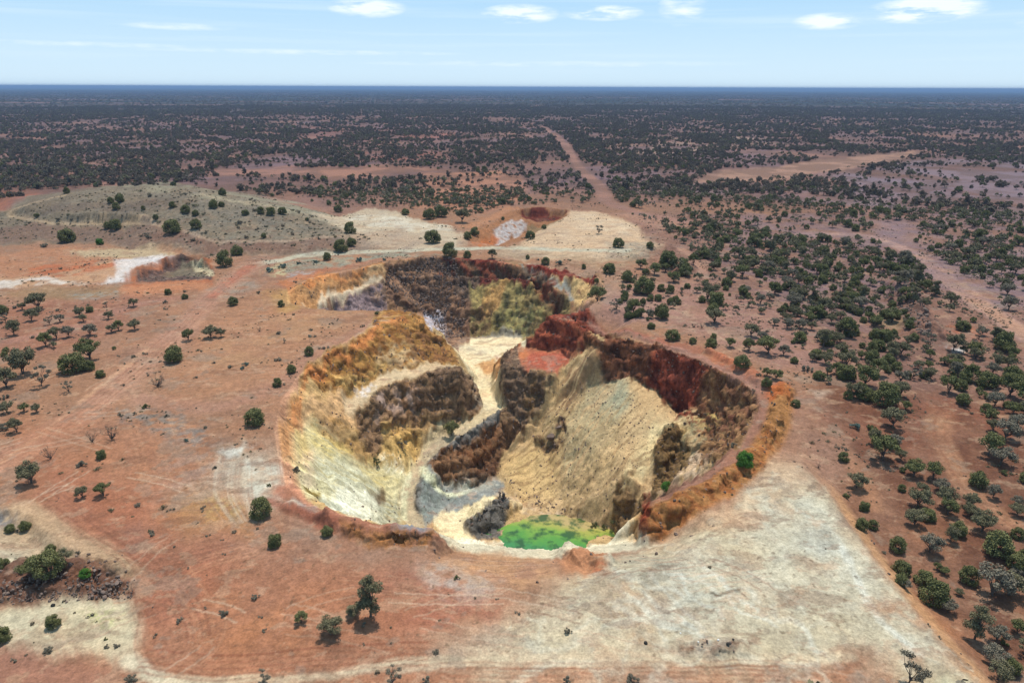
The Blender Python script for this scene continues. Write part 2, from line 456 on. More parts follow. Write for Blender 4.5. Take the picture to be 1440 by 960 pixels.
STRK = fbm(UF + fbm(CX, CY, 5, 2, 120) * 1.0, VF / 12.0, 1.1, 4, 121, .6)
base_plain = lin((176, 128, 98)); 
C = np.zeros((len(CX), 3)) + base_plain
ROUGH = np.zeros(len(CX)) + .25
def mixc(mask, rgb, raw=False):
    global C
    c = rgb if raw else lin(rgb)
    C = C * (1 - mask[:, None]) + c * mask[:, None]
def inpoly(X, Y, w):
    ins = np.zeros(X.shape, dtype=bool)
    n = len(w); j = n - 1
    for i in range(n):
        (xi, yi), (xj, yj) = w[i], w[j]
        if yi != yj:
            ins ^= ((yi > Y) != (yj > Y)) & (X < (xj - xi) * (Y - yi) / (yj - yi) + xi)
        j = i
    return ins
def paint(pts, rgb, soft=.8, op=1.0, patch=None, streak=None, rgh=None, wpts=False, rect=None):
    soft = soft * 1.3
    """pts: outline on the survey photo (or world points); soft: edge width in metres; patch: (size, threshold, width)"""
    w = list(pts) if wpts else [hit(*p) for p in pts]
    xs = [p[0] for p in w]; ys = [p[1] for p in w]; m = soft * 2 + 4 + max(ys) * .01
    k = np.nonzero((CX > min(xs) - m) & (CX < max(xs) + m) & (CY > min(ys) - m) & (CY < max(ys) + m))[0]
    if len(k) == 0: return
    X, Y = PXW[k], PYW[k]
    d = seg_dist(X, Y, w + [w[0]]); d = np.where(inpoly(X, Y, w), d, -d)
    a = sstep(-soft, soft, d) * op
    if patch:
        a = a * sstep(patch[1] - patch[2], patch[1] + patch[2], fbm(CX[k], CY[k], patch[0], 4, int(patch[0] * 10) + len(pts) + int(rgb[0])))
    if streak:
        a = a * sstep(streak[0] - streak[1], streak[0] + streak[1], STRK[k])
    C[k] = C[k] * (1 - a[:, None]) + lin(rgb) * a[:, None]
    if rgh is not None: ROUGH[k] = ROUGH[k] * (1 - a) + rgh * a
def stroke(pts, width, rgb, soft=.5, op=1.0, patch=None, off=0.0, rgh=None, warp=True, wpts=False):
    w = list(pts) if wpts else [hit(*p) for p in pts]
    if off:
        o = []
        for i, p in enumerate(w):
            a, b = w[max(i - 1, 0)], w[min(i + 1, len(w) - 1)]
            L = math.hypot(b[0] - a[0], b[1] - a[1]) or 1
            o.append((p[0] - (b[1] - a[1]) / L * off, p[1] + (b[0] - a[0]) / L * off))
        w = o
    xs = [p[0] for p in w]; ys = [p[1] for p in w]; m = width + soft + 6
    k = np.nonzero((CX > min(xs) - m) & (CX < max(xs) + m) & (CY > min(ys) - m) & (CY < max(ys) + m))[0]
    if len(k) == 0: return
    q = .35 if warp else .12
    X, Y = CX[k] + (PXW[k] - CX[k]) * q, CY[k] + (PYW[k] - CY[k]) * q
    d = seg_dist(X, Y, w)
    a = (1 - sstep(width / 2 - soft, width / 2 + soft, d)) * op
    if patch: a = a * sstep(patch[1] - patch[2], patch[1] + patch[2], fbm(CX[k], CY[k], patch[0], 3, int(patch[0] * 10) + 5))
    C[k] = C[k] * (1 - a[:, None]) + lin(rgb) * a[:, None]
    if rgh is not None: ROUGH[k] = ROUGH[k] * (1 - a) + rgh * a
def smooth_line(pts, n=6):
    out = []
    P_ = [pts[0]] + list(pts) + [pts[-1]]
    for i in range(1, len(P_) - 2):
        for t in np.arange(n) / n:
            a, b, c, d = (np.array(q, float) for q in P_[i - 1:i + 3])
            out.append(tuple(.5 * ((2 * b) + (-a + c) * t + (2 * a - 5 * b + 4 * c - d) * t * t + (-a + 3 * b - 3 * c + d) * t ** 3)))
    return out + [tuple(map(float, pts[-1]))]
def tracks(pts, n=4, gap=.9, width=.22, rgb=(150, 98, 76), op=.45, seed=0):
    op = min(op * 1.5, .95); width *= 1.15
    rnd = random.Random(seed + len(pts))
    w = [hit(*p) for p in smooth_line(pts)]
    for i in range(n):
        stroke(w, width * rnd.uniform(.7, 1.3), rgb, .14, op * rnd.uniform(.5, 1), None, (i - (n - 1) / 2) * gap + rnd.uniform(-.2, .2), None, False, True)

# -- the plain: red soil, mauve gravel flats, paler sheets
mixc(sstep(-.1, .6, N60) * .4, (168, 124, 106))
mixc(sstep(.0, .6, N14) * .35, (190, 130, 94))
far = sstep(300, 520, FR)
mixc(far, (134, 100, 92))
mixc(far * sstep(-.1, .45, fbm(CX, CY, 130, 4, 131)) * .75, (140, 112, 118))
mixc(far * sstep(.05, .5, fbm(CX + 900, CY, 95, 4, 132)) * .8, (168, 122, 104))
# woodland floor to the right
paint([(1120,560),(1180,640),(1240,740),(1330,860),(1440,1010),(1700,1000),(1700,560),(1440,520),(1300,480)], (146,102,80), 6, .95)
paint([(1120,560),(1180,640),(1240,740),(1330,860),(1440,1010),(1700,1000),(1700,560),(1440,520),(1300,480)], (118,76,58), 4, .75, (7,.0,.3))
paint([(1180,700),(1290,860),(1440,1010),(1560,1000),(1440,800),(1300,720)], (160,110,82), 4, .7, (9,.05,.3))
paint([(880,300),(960,420),(1060,500),(1300,560),(1600,560),(1600,330),(1200,300)], (146,108,94), 8, .9)
paint([(880,300),(960,420),(1060,500),(1300,560),(1600,560),(1600,330),(1200,300)], (172,126,106), 5, .6, (12,.15,.3))
paint([(960,330),(1200,330),(1260,420),(1280,520),(1150,480),(1020,400)], (142,108,100), 6, .6, (16,.0,.3))
paint([(820,440),(900,400),(980,400),(1100,430),(1180,520),(1100,520),(1000,480),(900,450)], (176,130,114), 3, .75)
paint([(830,430),(880,400),(930,425),(950,450),(890,455)], (176,134,122), 3, .8)
paint([(900,440),(1060,500),(1050,480),(960,430)], (196,160,132), 2, .6, (3,.1,.3))
paint([(1120,270),(1440,280),(1600,270),(1600,225),(1300,225),(1180,240)], (146,124,132), 14, .85, (60,-.2,.3))
paint([(880,272),(1100,280),(1300,300),(1600,330),(1600,300),(1300,270),(1000,262)], (148,124,128), 10, .8, (40,-.1,.3))
paint([(970,258),(1010,240),(1100,232),(1180,222),(1290,212),(1300,218),(1200,236),(1110,250),(1040,256)], (182,138,116), 6, .95)
paint([(930,222),(1080,200),(1060,190),(880,196),(820,210)], (196,160,138), 14, .7, (40,.0,.2))
paint([(1180,330),(1250,330),(1340,350),(1440,350),(1600,340),(1600,420),(1400,440),(1290,380)], (152,126,130), 6, .7, (20,-.1,.3))
paint([(380,180),(520,176),(610,182),(600,198),(480,204),(380,200)], (164,108,98), 20, .6, (60,.0,.2))
paint([(560,190),(640,186),(630,194),(560,198)], (176,112,94), 10, .7)
paint([(480,214),(620,214),(610,226),(500,228)], (176,110,92), 8, .6, (40,-.1,.2))
paint([(300,236),(440,232),(600,236),(660,246),(560,254),(420,250),(300,248)], (178,126,104), 8, .8, (60,-.2,.3))
paint([(600,244),(700,240),(740,250),(740,282),(680,300),(600,292)], (190,132,104), 5, .85)
paint([(-100,240),(200,232),(250,250),(80,262),(0,300),(-200,300)], (160,110,98), 12, .7, (60,-.1,.3))
paint([(-200,262),(60,270),(20,284),(0,300),(-200,310)], (176,112,86), 6, .8)
paint([(250,150),(450,150),(440,158),(260,160)], (178,150,140), 60, .5, (200,.1,.15))
# -- big waste dump hill
paint([(-220,352),(0,345),(100,341),(150,338),(200,352),(300,359),(433,360),(560,350),(560,330),(480,305),(380,282),(283,262),(217,257),(150,261),(80,270),(10,296),(-220,310)], (146,130,110), 3, 1, rgh=.5)
paint([(-200,350),(0,343),(120,336),(300,356),(560,350),(552,334),(480,332),(400,340),(333,341),(267,330),(200,316),(-200,314)], (142,112,96), 2, .9, rgh=.3)
paint([(190,345),(300,358),(430,358),(470,345),(400,344),(333,345),(270,335),(210,330)], (146,110,92), 3, .8)
paint([(40,300),(400,330),(470,322),(340,290),(100,280)], (132,122,108), 3, .7, (14,.0,.3))
paint([(60,300),(250,300),(230,285),(80,285)], (128,106,92), 3, .6)
paint([(100,270),(217,257),(330,268),(480,306),(470,314),(340,288),(200,272)], (168,158,132), 2.5, .8, (18,.0,.35))
stroke(smooth_line([(92,274),(60,282),(33,291),(14,300),(20,305),(67,313),(133,313),(200,314),(227,319)]), 2.6, (196,166,134), .9, .9)
stroke(smooth_line([(200,314),(240,322),(267,329),(300,337),(345,340),(400,339),(440,335),(480,331)]), 2.2, (186,156,132), .8, .85)
stroke(smooth_line([(280,272),(330,283),(380,291),(420,299),(478,317),(520,330)]), 3, (192,172,142), 1.2, .75)
# pale sheets behind the second pit
paint([(440,300),(520,293),(560,300),(620,318),(645,330),(640,350),(560,356),(500,330)], (214,190,160), 2, .95)
paint([(470,303),(560,302),(640,322),(600,328),(520,318)], (230,214,190), 1.5, .8, (8,-.1,.3))
paint([(480,330),(560,322),(620,344),(560,352),(500,348)], (190,160,134), 3, .7)
paint([(795,296),(850,300),(905,320),(930,345),(900,365),(780,366),(730,350),(745,333)], (222,186,150), 2.5, 1)
paint([(800,300),(850,304),(890,316),(880,328),(800,322)], (236,206,172), 2, .6, (8,-.1,.3))
paint([(680,346),(745,345),(780,362),(700,364)], (200,176,146), 2, .7)
paint([(850,340),(930,342),(920,362),(860,364)], (176,160,138), 2.5, .8, (4,-.2,.4), rgh=.6)
paint([(862,300),(930,320),(990,330),(970,312),(900,296)], (190,140,116), 4, .8)
stroke(smooth_line([(350,374),(420,361),(500,355),(580,353),(640,350),(720,349),(800,352),(880,352)]), 5.5, (208,196,170), 1.4, .95)
paint([(385,372),(440,362),(560,356),(620,360),(540,366),(440,380),(390,384)], (164,160,138), 1.5, .85, (5,-.15,.35), rgh=.6)
paint([(360,380),(385,368),(395,385),(370,392)], (212,196,150), 1.5, .8, (3,-.1,.3))
# third pit
paint([(650,335),(663,321),(700,308),(722,298),(740,293),(770,292),(798,296),(796,304),(775,316),(755,331),(715,345),(672,346)], (176,120,82), 1.2, 1, rgh=.5)
paint([(735,297),(770,294),(798,298),(790,306),(735,306)], (120,52,36), .8, 1, rgh=.7)
paint([(688,322),(735,310),(746,315),(742,325),(700,345),(672,345),(690,335)], (206,190,184), .8, 1, (2.2,-.35,.4), rgh=.5)
paint([(652,340),(690,328),(700,336),(672,348)], (204,118,66), 1.2, .9)
paint([(660,320),(735,296),(720,290),(640,320)], (206,140,98), 2, .7)
paint([(745,318),(790,308),(775,318),(755,328)], (156,134,100), 1, .7)
# left ground: red and white stains
paint([(-60,370),(100,345),(220,350),(240,362),(195,375),(190,398),(120,396),(-60,408)], (190,132,98), 2.5, .9)
paint([(-40,392),(60,388),(170,362),(190,376),(180,392),(60,402),(-40,408)], (212,166,128), 2, .7)
paint([(40,378),(130,364),(210,366),(180,372),(90,390),(30,392)], (198,110,70), 2, .8, (7,-.1,.3))
paint([(100,350),(200,346),(240,360),(170,362),(110,358)], (206,182,144), 2, .8)
paint([(165,365),(215,359),(232,364),(190,375),(185,395),(150,398),(170,380)], (236,224,218), 1.4, .9)
paint([(-60,396),(60,392),(150,398),(60,402),(0,406),(-60,410)], (230,214,200), 1.5, .85, (8,-.2,.3))
paint([(40,404),(180,402),(170,420),(60,424),(0,414)], (166,132,98), 3, .8)
paint([(100,412),(170,408),(165,418),(110,422)], (168,164,152), 1.5, .7, (2,.0,.4))
paint([(178,402),(188,380),(215,366),(300,362),(305,380),(300,400),(220,402)], (186,112,76), 1.5, .95)
paint([(198,393),(204,378),(228,368),(250,364),(283,366),(306,378),(298,392),(262,397),(212,398)], (112,88,80), .9, 1, rgh=.9)
paint([(218,388),(246,377),(270,373),(292,378),(285,391),(240,391)], (132,118,98), 1, .9, rgh=.5)
paint([(266,378),(285,370),(304,380),(306,386),(290,388),(272,384)], (216,196,158), 1, .95)
paint([(180,400),(290,398),(290,410),(190,416),(170,408)], (206,136,96), 2, .9)
paint([(0,430),(190,412),(230,418),(160,470),(60,500),(-60,500)], (168,112,92), 4, .6)
paint([(290,408),(340,392),(356,402),(330,418),(290,424)], (164,150,134), 2, .75, (4,-.2,.4))
# apron of ground round the pit on the left
paint([(350,420),(600,430),(480,475),(410,530),(385,580),(330,560),(250,560),(230,520),(280,450)], (190,136,102), 4, .7)
paint([(240,520),(380,510),(470,460),(560,440),(480,436),(330,470)], (196,148,108), 4, .6, (10,.0,.4))
paint([(360,412),(420,400),(430,434),(380,440)], (196,150,94), 2, .85)
paint([(400,405),(470,378),(540,366),(600,358),(560,362),(480,372),(400,395),(370,400)], (188,116,84), 1.5, .85)
paint([(395,385),(440,382),(430,394),(400,400)], (190,180,178), 1, .7, (2,-.1,.3))
paint([(380,395),(440,385),(470,380),(430,396),(400,412)], (206,128,80), 1, .8)
stroke(smooth_line([(352,372),(330,392),(300,416),(265,450),(215,500),(150,555),(70,612),(-40,665)]), 7.5, (196,144,118), 2, .8)
stroke(smooth_line([(350,374),(328,394),(298,418)]), 3.6, (196,120,94), 1, .8)
stroke(smooth_line([(280,450),(225,500),(165,550),(95,605),(0,660)]), 3.2, (206,152,122), 1.2, .7)
stroke(smooth_line([(210,490),(120,560),(40,625),(-40,680)]), 1.2, (218,166,130), .6, .8)
stroke(smooth_line([(220,495),(190,530),(200,570)]), 4, (200,150,120), 2, .6)
stroke(smooth_line([(-20,490),(60,470),(110,458),(180,432),(240,420)]), 4, (186,132,112), 1.5, .7)
stroke(smooth_line([(205,560),(300,575),(380,545),(440,500),(530,455)]), 5, (188,136,112), 2, .6)
tracks([(352,374),(330,392),(300,416),(265,450),(215,500),(150,555),(70,612),(-40,665)], 4, 1.3, .35, (170,116,92), .5)
paint([(0,600),(140,580),(260,620),(330,700),(330,770),(200,760),(90,740),(20,700)], (190,126,92), 5, .6)
paint([(170,570),(240,575),(270,610),(230,608),(180,590)], (140,134,126), 1.5, .75, (2,-.05,.3), rgh=.7)
paint([(245,610),(275,605),(285,630),(255,632)], (136,138,134), 1.3, .7, (2,-.1,.3), rgh=.6)
paint([(170,745),(200,730),(215,745),(195,762)], (160,150,142), 1.5, .5)
# pale scraped ground beside the pit
paint([(300,640),(350,620),(392,650),(400,700),(370,720),(350,700),(300,700),(260,690)], (206,190,166), 3, .75, (5,-.25,.4))
paint([(355,645),(385,655),(400,690),(380,700),(350,690)], (226,218,198), 1.5, .9, (4,-.3,.4))
paint([(300,640),(355,620),(360,626),(320,645)], (232,226,212), .8, .85)
paint([(230,690),(330,670),(350,700),(350,720),(260,715),(230,712)], (212,186,164), 2.5, .7, (3,-.1,.35))
paint([(260,690),(350,710),(345,750),(280,745),(230,720)], (196,142,88), 3, .75)
paint([(285,705),(335,715),(325,735),(290,730)], (204,178,112), 2, .6, (2,-.1,.3))
paint([(240,640),(310,620),(330,640),(290,680),(240,680)], (170,152,140), 3, .5, (3,-.0,.3))
paint([(330,750),(460,745),(560,780),(520,800),(400,790),(320,780)], (176,142,120), 3, .6, (5,-.1,.4))
paint([(60,650),(230,700),(250,780),(180,800),(90,760),(60,700)], (180,112,84), 4, .7)
# near ground
paint([(180,800),(300,760),(420,780),(560,800),(640,860),(600,940),(420,960),(200,960),(150,900)], (184,122,90), 4, .8)
paint([(200,780),(290,770),(300,830),(250,870),(190,880)], (178,112,86), 3, .7)
paint([(520,810),(620,800),(700,830),(720,880),(640,900),(560,880)], (178,108,86), 3, .65, (6,-.2,.4))
paint([(300,850),(420,840),(420,920),(300,930)], (204,134,90), 3, .6, (6,-.1,.4))
paint([(560,800),(700,790),(780,800),(800,900),(700,940),(600,900)], (206,156,124), 4, .7, (8,-.1,.4))
paint([(590,800),(680,790),(700,830),(640,850),(600,835)], (204,190,176), 2, .65, (3,-.1,.35))
paint([(-80,700),(30,712),(90,760),(150,780),(100,800),(-80,800)], (206,176,142), 1.5, .95)
paint([(-80,708),(26,716),(36,738),(-80,736)], (136,136,140), 1, .9, (2,-.2,.4), rgh=.9)
paint([(-80,770),(40,775),(34,800),(-80,800)], (220,204,174), 1.5, .8)
paint([(-80,865),(60,845),(130,838),(180,846),(198,880),(190,920),(210,950),(160,935),(90,928),(-80,885)], (224,204,168), 1.2, 1)
paint([(-80,885),(100,925),(200,950),(210,1010),(-80,1010)], (172,120,98), 1.5, .95)
paint([(130,930),(200,940),(290,1000),(140,1000),(160,960)], (196,134,98), 3, .7)
paint([(-80,800),(60,792),(120,776),(175,790),(196,822),(190,838),(120,842),(60,846),(-80,856)], (132,92,74), 1, .95, rgh=1)
paint([(100,795),(160,785),(190,815),(150,840),(100,830)], (150,102,76), 1.2, .7, (2,-.1,.3), rgh=1)
stroke([(30,712),(80,745),(130,770),(180,800)], 3, (210,172,134), 1, .8)
paint([(118,862),(150,858),(165,872),(150,882),(125,872)], (176,190,96), 1.0, .5, (.8,-.0,.2))
# the white fan
FAN = [(1120,655),(1150,680),(1190,735),(1240,805),(1300,880),(1372,950),(1420,1010),(760,1010),(760,945),(680,915),(720,885),(770,860),(810,825),(815,800),(870,785),(940,762),(1010,720),(1060,680)]
paint(FAN, (216,196,162), 2, 1, rgh=.3)
paint([(1100,660),(1140,672),(1190,740),(1250,825),(1310,900),(1372,960),(1300,930),(1180,860),(1000,880),(880,850),(860,800),(940,790),(1040,730)], (220,206,178), 3, .9, (9,-.5,.5))
paint([(850,800),(900,780),(960,785),(960,820),(900,850),(850,830)], (172,162,142), 2, .8, (3,-.2,.4))
paint([(850,830),(960,830),(960,880),(860,880)], (204,172,140), 2, .7)
paint([(900,760),(1060,690),(1120,680),(1100,740),(960,780)], (216,176,140), 3, .75, (6,-.1,.4))
paint([(1060,640),(1120,640),(1150,680),(1120,690),(1060,680)], (222,184,148), 2.5, .8)
paint([(900,860),(1200,800),(1290,900),(1150,930),(950,890)], (204,190,164), 4, .6, (6,-.1,.4))
paint([(1120,690),(1180,740),(1260,840),(1240,850),(1140,760)], (222,214,192), 3, .7, (6,-.2,.4))
paint([(660,900),(780,860),(900,880),(900,930),(740,930),(620,925)], (222,200,168), 3, .85, (8,-.3,.5))
for i in range(26):
    rnd = random.Random(i * 7 + 1)
    x0, y0 = rnd.uniform(850, 1180), rnd.uniform(700, 870)
    if y0 < 790 and x0 < 1040: continue
    pts = [(x0, y0)]
    for s in range(5): x0 += rnd.uniform(8, 24); y0 += rnd.uniform(-2, 22); pts.append((x0, y0))
    if x0 > 1130 + (y0 - 660) * .8: continue
    stroke(smooth_line(pts), rnd.uniform(.3, 1.0), (232,224,204), .3, rnd.uniform(.35, .75))
stroke(smooth_line([(1185,770),(1200,800),(1225,850),(1245,880),(1290,920)]), 1.0, (238,232,214), .4, .8)
stroke(smooth_line([(850,880),(930,862),(960,845),(985,835),(1010,838)]), .9, (226,216,192), .4, .7)
stroke(smooth_line([(1000,832),(1010,834),(1040,829)]), .5, (110,98,82), .25, .8)
paint([(1160,940),(1190,918),(1240,918),(1260,950),(1330,935),(1280,1010),(1140,1010)], (178,118,86), 2, .9)
paint([(1275,925),(1290,915),(1296,935),(1282,940)], (178,122,92), 1, .8)
paint([(1280,950),(1340,930),(1400,1000),(1300,1010)], (216,212,176), 2, .7)
paint([(888,890),(915,888),(925,905),(890,912)], (188,148,112), .8, .8)
paint([(955,898),(985,893),(1045,900),(1052,912),(1000,920),(960,915)], (148,100,76), .7, .95, rgh=.8)
paint([(900,905),(960,905),(1000,925),(930,925)], (196,168,140), 1, .8)
paint([(1230,860),(1300,830),(1390,960),(1350,960),(1300,890)], (196,132,90), 1.6, .7, (4,-.1,.3))
stroke(smooth_line([(1140,655),(1200,730),(1260,815),(1320,890),(1400,980)]), 2.2, (214,160,114), 1, .85)
paint([(1130,740),(1170,745),(1180,770),(1150,790),(1130,770)], (180,176,164), 2, .5)
# bottom band of wheel tracks
paint([(200,925),(560,935),(760,935),(960,930),(1100,935),(1180,935),(1180,1010),(180,1010)], (190,128,94), 2, .85, (6,-.6,.5))
stroke(smooth_line([(200,955),(380,958),(480,950),(540,936),(600,930),(760,926),(900,925),(1060,928),(1200,925)]), 1.2, (230,204,168), .5, .85)
stroke(smooth_line([(180,930),(210,948),(240,960),(300,990)]), 1.8, (232,212,178), .6, .85)
stroke(smooth_line([(560,945),(640,936),(760,933),(820,938)]), .7, (226,198,164), .3, .7)
paint([(680,925),(720,930),(710,960),(690,990),(670,960)], (228,206,172), 1.5, .8)
stroke(smooth_line([(700,990),(730,955),(780,935),(860,930)]), .9, (232,214,184), .4, .8)
tracks([(200,930),(340,938),(480,925),(600,918)], 5, .9, .3, (160,98,72), .5, 3)
tracks([(620,948),(760,950),(960,948),(1100,945)], 6, .7, .3, (158,100,74), .5, 4)
tracks([(620,960),(760,962),(960,958),(1100,962)], 5, .7, .3, (214,170,136), .5, 5)
tracks([(165,770),(195,800),(215,860),(210,910),(230,940)], 4, 1.1, .28, (154,96,74), .28, 6)
tracks([(250,800),(280,850),(300,880),(280,920),(230,940)], 3, 1.3, .28, (208,150,114), .3, 7)
tracks([(190,770),(230,810),(270,860),(280,900)], 4, .8, .28, (156,100,76), .5, 8)
tracks([(160,840),(230,820),(290,790),(360,770)], 4, .9, .3, (208,150,114), .4, 9)
tracks([(60,690),(110,730),(170,770),(230,790),(330,770)], 4, 1., .3, (160,104,80), .45, 10)
for k in range(9):
    tracks([(170 + k * 13, 585 + k * 2), (185 + k * 15, 640 + k * 4), (190 + k * 17, 700 + k * 3)], 2, .8, .3, (206,150,114) if k % 2 else (164,112,88), .2, 20 + k)
for k in range(7):
    tracks([(300 + k * 9, 640 + k * 3), (290 + k * 11, 690 + k * 2), (320 + k * 8, 735)], 2, .6, .25, (226,206,180) if k % 2 else (186,150,124), .4, 40 + k)
for k in range(8):
    tracks([(470 + k * 3, 800 + k * 6), (560 + k * 3, 812 + k * 5), (640, 840 + k * 4)], 2, .6, .22, (206,150,116) if k % 2 else (166,108,84), .35, 60 + k)
for k in range(10):
    stroke([(850 + k * 10, 838 + k), (862 + k * 11, 868 - k), (872 + k * 10, 885 - k * 2)], .35, (222,204,180), .25, .55)
# woodland roads
stroke(smooth_line([(762,178),(788,196),(815,236),(842,262),(850,275),(856,285),(900,300),(960,312)]), 8.5, (172,126,110), 2, .95)
stroke(smooth_line([(735,176),(762,178)]), 12, (176,136,126), 5, .6)
stroke(smooth_line([(1130,330),(1200,330),(1245,340),(1290,358),(1330,388),(1380,428),(1440,470),(1530,530)]), 7.0, (188,146,132), 1.2, .95)
stroke(smooth_line([(1330,388),(1380,428),(1440,470),(1530,530)]), 5.5, (200,150,122), 1.2, .8)
tracks([(1290,358),(1330,388),(1380,428),(1440,470),(1530,530)], 3, 1.6, .5, (194,144,116), .5, 12)
stroke(smooth_line([(1325,580),(1320,610),(1335,645),(1355,680),(1385,710),(1440,745),(1520,790)]), 3.6, (182,132,100), 1, .9)
stroke(smooth_line([(1110,560),(1150,600),(1190,640),(1215,680),(1235,715)]), 3, (186,132,98), 1.2, .75)
tracks([(1325,580),(1320,610),(1335,645),(1355,680),(1385,710),(1440,745)], 2, 1.5, .35, (158,106,80), .5, 13)
paint([(1090,540),(1150,560),(1200,640),(1170,700),(1110,650),(1100,600)], (170,126,104), 3, .75)
paint([(1130,550),(1170,552),(1150,562)], (206,178,156), 1, .7)
stroke(smooth_line([(960,350),(985,375),(980,395),(930,400),(880,400)]), 3, (192,142,118), 1, .8)
paint([(720,366),(830,376),(880,390),(880,400),(830,440),(800,436),(840,410),(836,392)], (184,142,116), 2, .8)
paint([(740,352),(900,362),(880,384),(830,378)], (188,156,122), 2.5, .7, (4,-.1,.4))
paint([(1225,310),(1290,310),(1290,340),(1235,335)], (160,128,128), 4, .7)
paint([(1240,440),(1275,445),(1262,462),(1245,455)], (186,158,116), 2, .8)
paint([(1340,458),(1385,456),(1375,475),(1345,472)], (188,110,78), 2, .8, (3,-.1,.3))
paint([(1345,490),(1350,488),(1356,492),(1348,495)], (236,232,228), .8, 1)
paint([(1300,560),(1380,620),(1440,640),(1440,600),(1340,560)], (142,84,62), 3, .6, (5,-.1,.3))
paint([(1090,560+0),(1180,590),(1330,560),(1330,640),(1200,620)], (156,96,72), 3, .5, (5,-.1,.3))

# -- open pit
PITA = [(586,436),(520,459),(450,502),(416,532),(394,565),(386,605),(392,645),(401,682),(425,706),(480,724),(530,736),(575,742),(608,740),(630,754),(720,769),(780,771),(850,766),(904,754),(913,722),(913,704),
        (943,691),(993,662),(1030,630),(1053,601),(1066,573),(1061,552),(1039,536),(1004,516),(966,501),(922,484),(881,475),(846,474),(815,453),(768,444)]
paint(PITA + [(742,486),(735,480),(640,482)], (190,156,108), .8, 1, rgh=.5)
# west wall
WW = [(586,438),(520,461),(490,480),(450,504),(418,532),(396,565),(388,605),(394,645),(403,684),(430,706),(480,723),(530,735),(572,738),(566,705),(569,672),(586,641),(617,613),(652,594),(676,574),(655,522),(628,485),(600,462)]
paint(WW, (196,158,106), 1, 1, rgh=.45)
paint([(586,438),(520,461),(450,504),(418,532),(480,562),(510,540),(547,525),(597,514),(640,512),(625,482),(600,462)], (172,124,66), 1, 1, rgh=.7)
paint([(586,438),(520,461),(450,504),(418,532),(480,562),(510,540),(547,525),(597,514),(640,512),(625,482),(600,462)], (132,84,44), .8, .8, (3.0,-.02,.22), rgh=.9)
paint([(470,530),(560,500),(540,520),(480,556)], (206,168,104), 1, .7, (3,-.2,.3))
paint([(540,490),(580,485),(590,510),(550,520),(530,512)], (206,172,128), 1, .6, (2,-.1,.3))
paint([(560,470),(620,480),(640,510),(600,512),(575,500)], (138,96,62), 1, .7, (3,-.2,.3), rgh=.9)
paint([(578,440),(592,446),(610,474),(590,470)], (196,140,78), .8, .7)
paint([(395,565),(440,515),(520,462),(570,445),(540,465),(470,505),(425,545),(402,600),(400,640),(390,640),(387,600)], (206,128,72), .8, .9, (4,-.45,.4))
paint([(388,600),(400,570),(420,590),(420,640),(412,690),(398,670),(390,640)], (204,136,88), 1, .6)
paint([(410,570),(480,562),(520,556),(500,590),(440,620),(415,610)], (208,164,118), 1.2, .85)
# dark lower wall
DW = [(646,521),(600,527),(552,540),(517,557),(500,575),(498,600),(520,640),(560,622),(600,612),(640,598),(676,574),(668,548),(655,522)]
paint(DW, (142,108,78), .9, 1, rgh=1)
paint([(590,530),(650,522),(675,572),(640,592),(600,590),(580,560)], (114,88,68), .9, .7, (4,-.35,.4), rgh=1)
paint([(530,560),(585,540),(590,570),(550,590),(530,590)], (176,148,134), .8, .8, (2.4,-.1,.25), rgh=1)
paint([(560,545),(582,540),(586,590),(560,592)], (150,104,60), .8, .6, (2.4,-.1,.25))
paint([(650,505),(668,530),(676,572),(664,560),(650,525)], (156,136,114), .8, .8, (1.5,-.2,.3))
paint([(480,562),(510,542),(547,526),(597,514.5),(640,512.5),(645,520),(600,527),(552,540),(517,557),(486,582)], (208,178,140), .5, .95, rgh=.3)
paint([(500,545),(520,538),(530,545),(510,556)], (222,210,204), .6, .8, (1.5,-.1,.3))
# pale cream lower west wall, streaked
paint([(398,600),(430,590),(455,600),(500,640),(560,640),(580,650),(568,690),(568,735),(530,733),(480,720),(425,702),(402,680)], (226,210,160), 1.2, .95, rgh=.3)
paint([(460,580),(500,600),(520,640),(500,660),(470,630),(440,600)], (176,132,78), 1, .8, None, (-.1,.3), rgh=.6)
paint([(430,600),(480,620),(540,650),(560,680),(500,680),(450,650)], (200,176,108), 1.2, .75, None, (0,.3))
paint([(440,640),(500,650),(540,700),(530,722),(480,706),(440,670)], (198,192,164), 1.2, .8, None, (-.15,.3))
paint([(480,690),(530,690),(540,735),(500,726),(450,706)], (238,232,206), 1, .8)
paint([(400,590),(425,600),(440,640),(410,650)], (214,178,108), 1.2, .7)
paint([(410,620),(445,630),(440,680),(412,670)], (224,190,160), 1.2, .6, (3,-.2,.3))
paint([(410,672),(425,692),(455,702),(458,696),(430,682)], (138,112,44), .6, .9)
paint([(520,690),(540,690),(548,712),(530,705)], (118,92,64), .8, .9)
paint([(522,706),(560,706),(566,733),(525,733)], (168,164,140), .8, .9, None, (-.2,.3), rgh=.5)
paint([(520,640),(560,612),(590,620),(575,650),(565,668),(530,650)], (210,166,96), 1, .85)
paint([(535,640),(560,650),(568,670),(550,672),(530,655)], (224,216,190), .8, .8, None, (0,.3))
paint([(540,600),(600,600),(598,615),(560,625),(540,618)], (216,170,100), 1, .7)
paint([(585,596),(650,590),(640,600),(600,612)], (156,122,86), 1, .6)
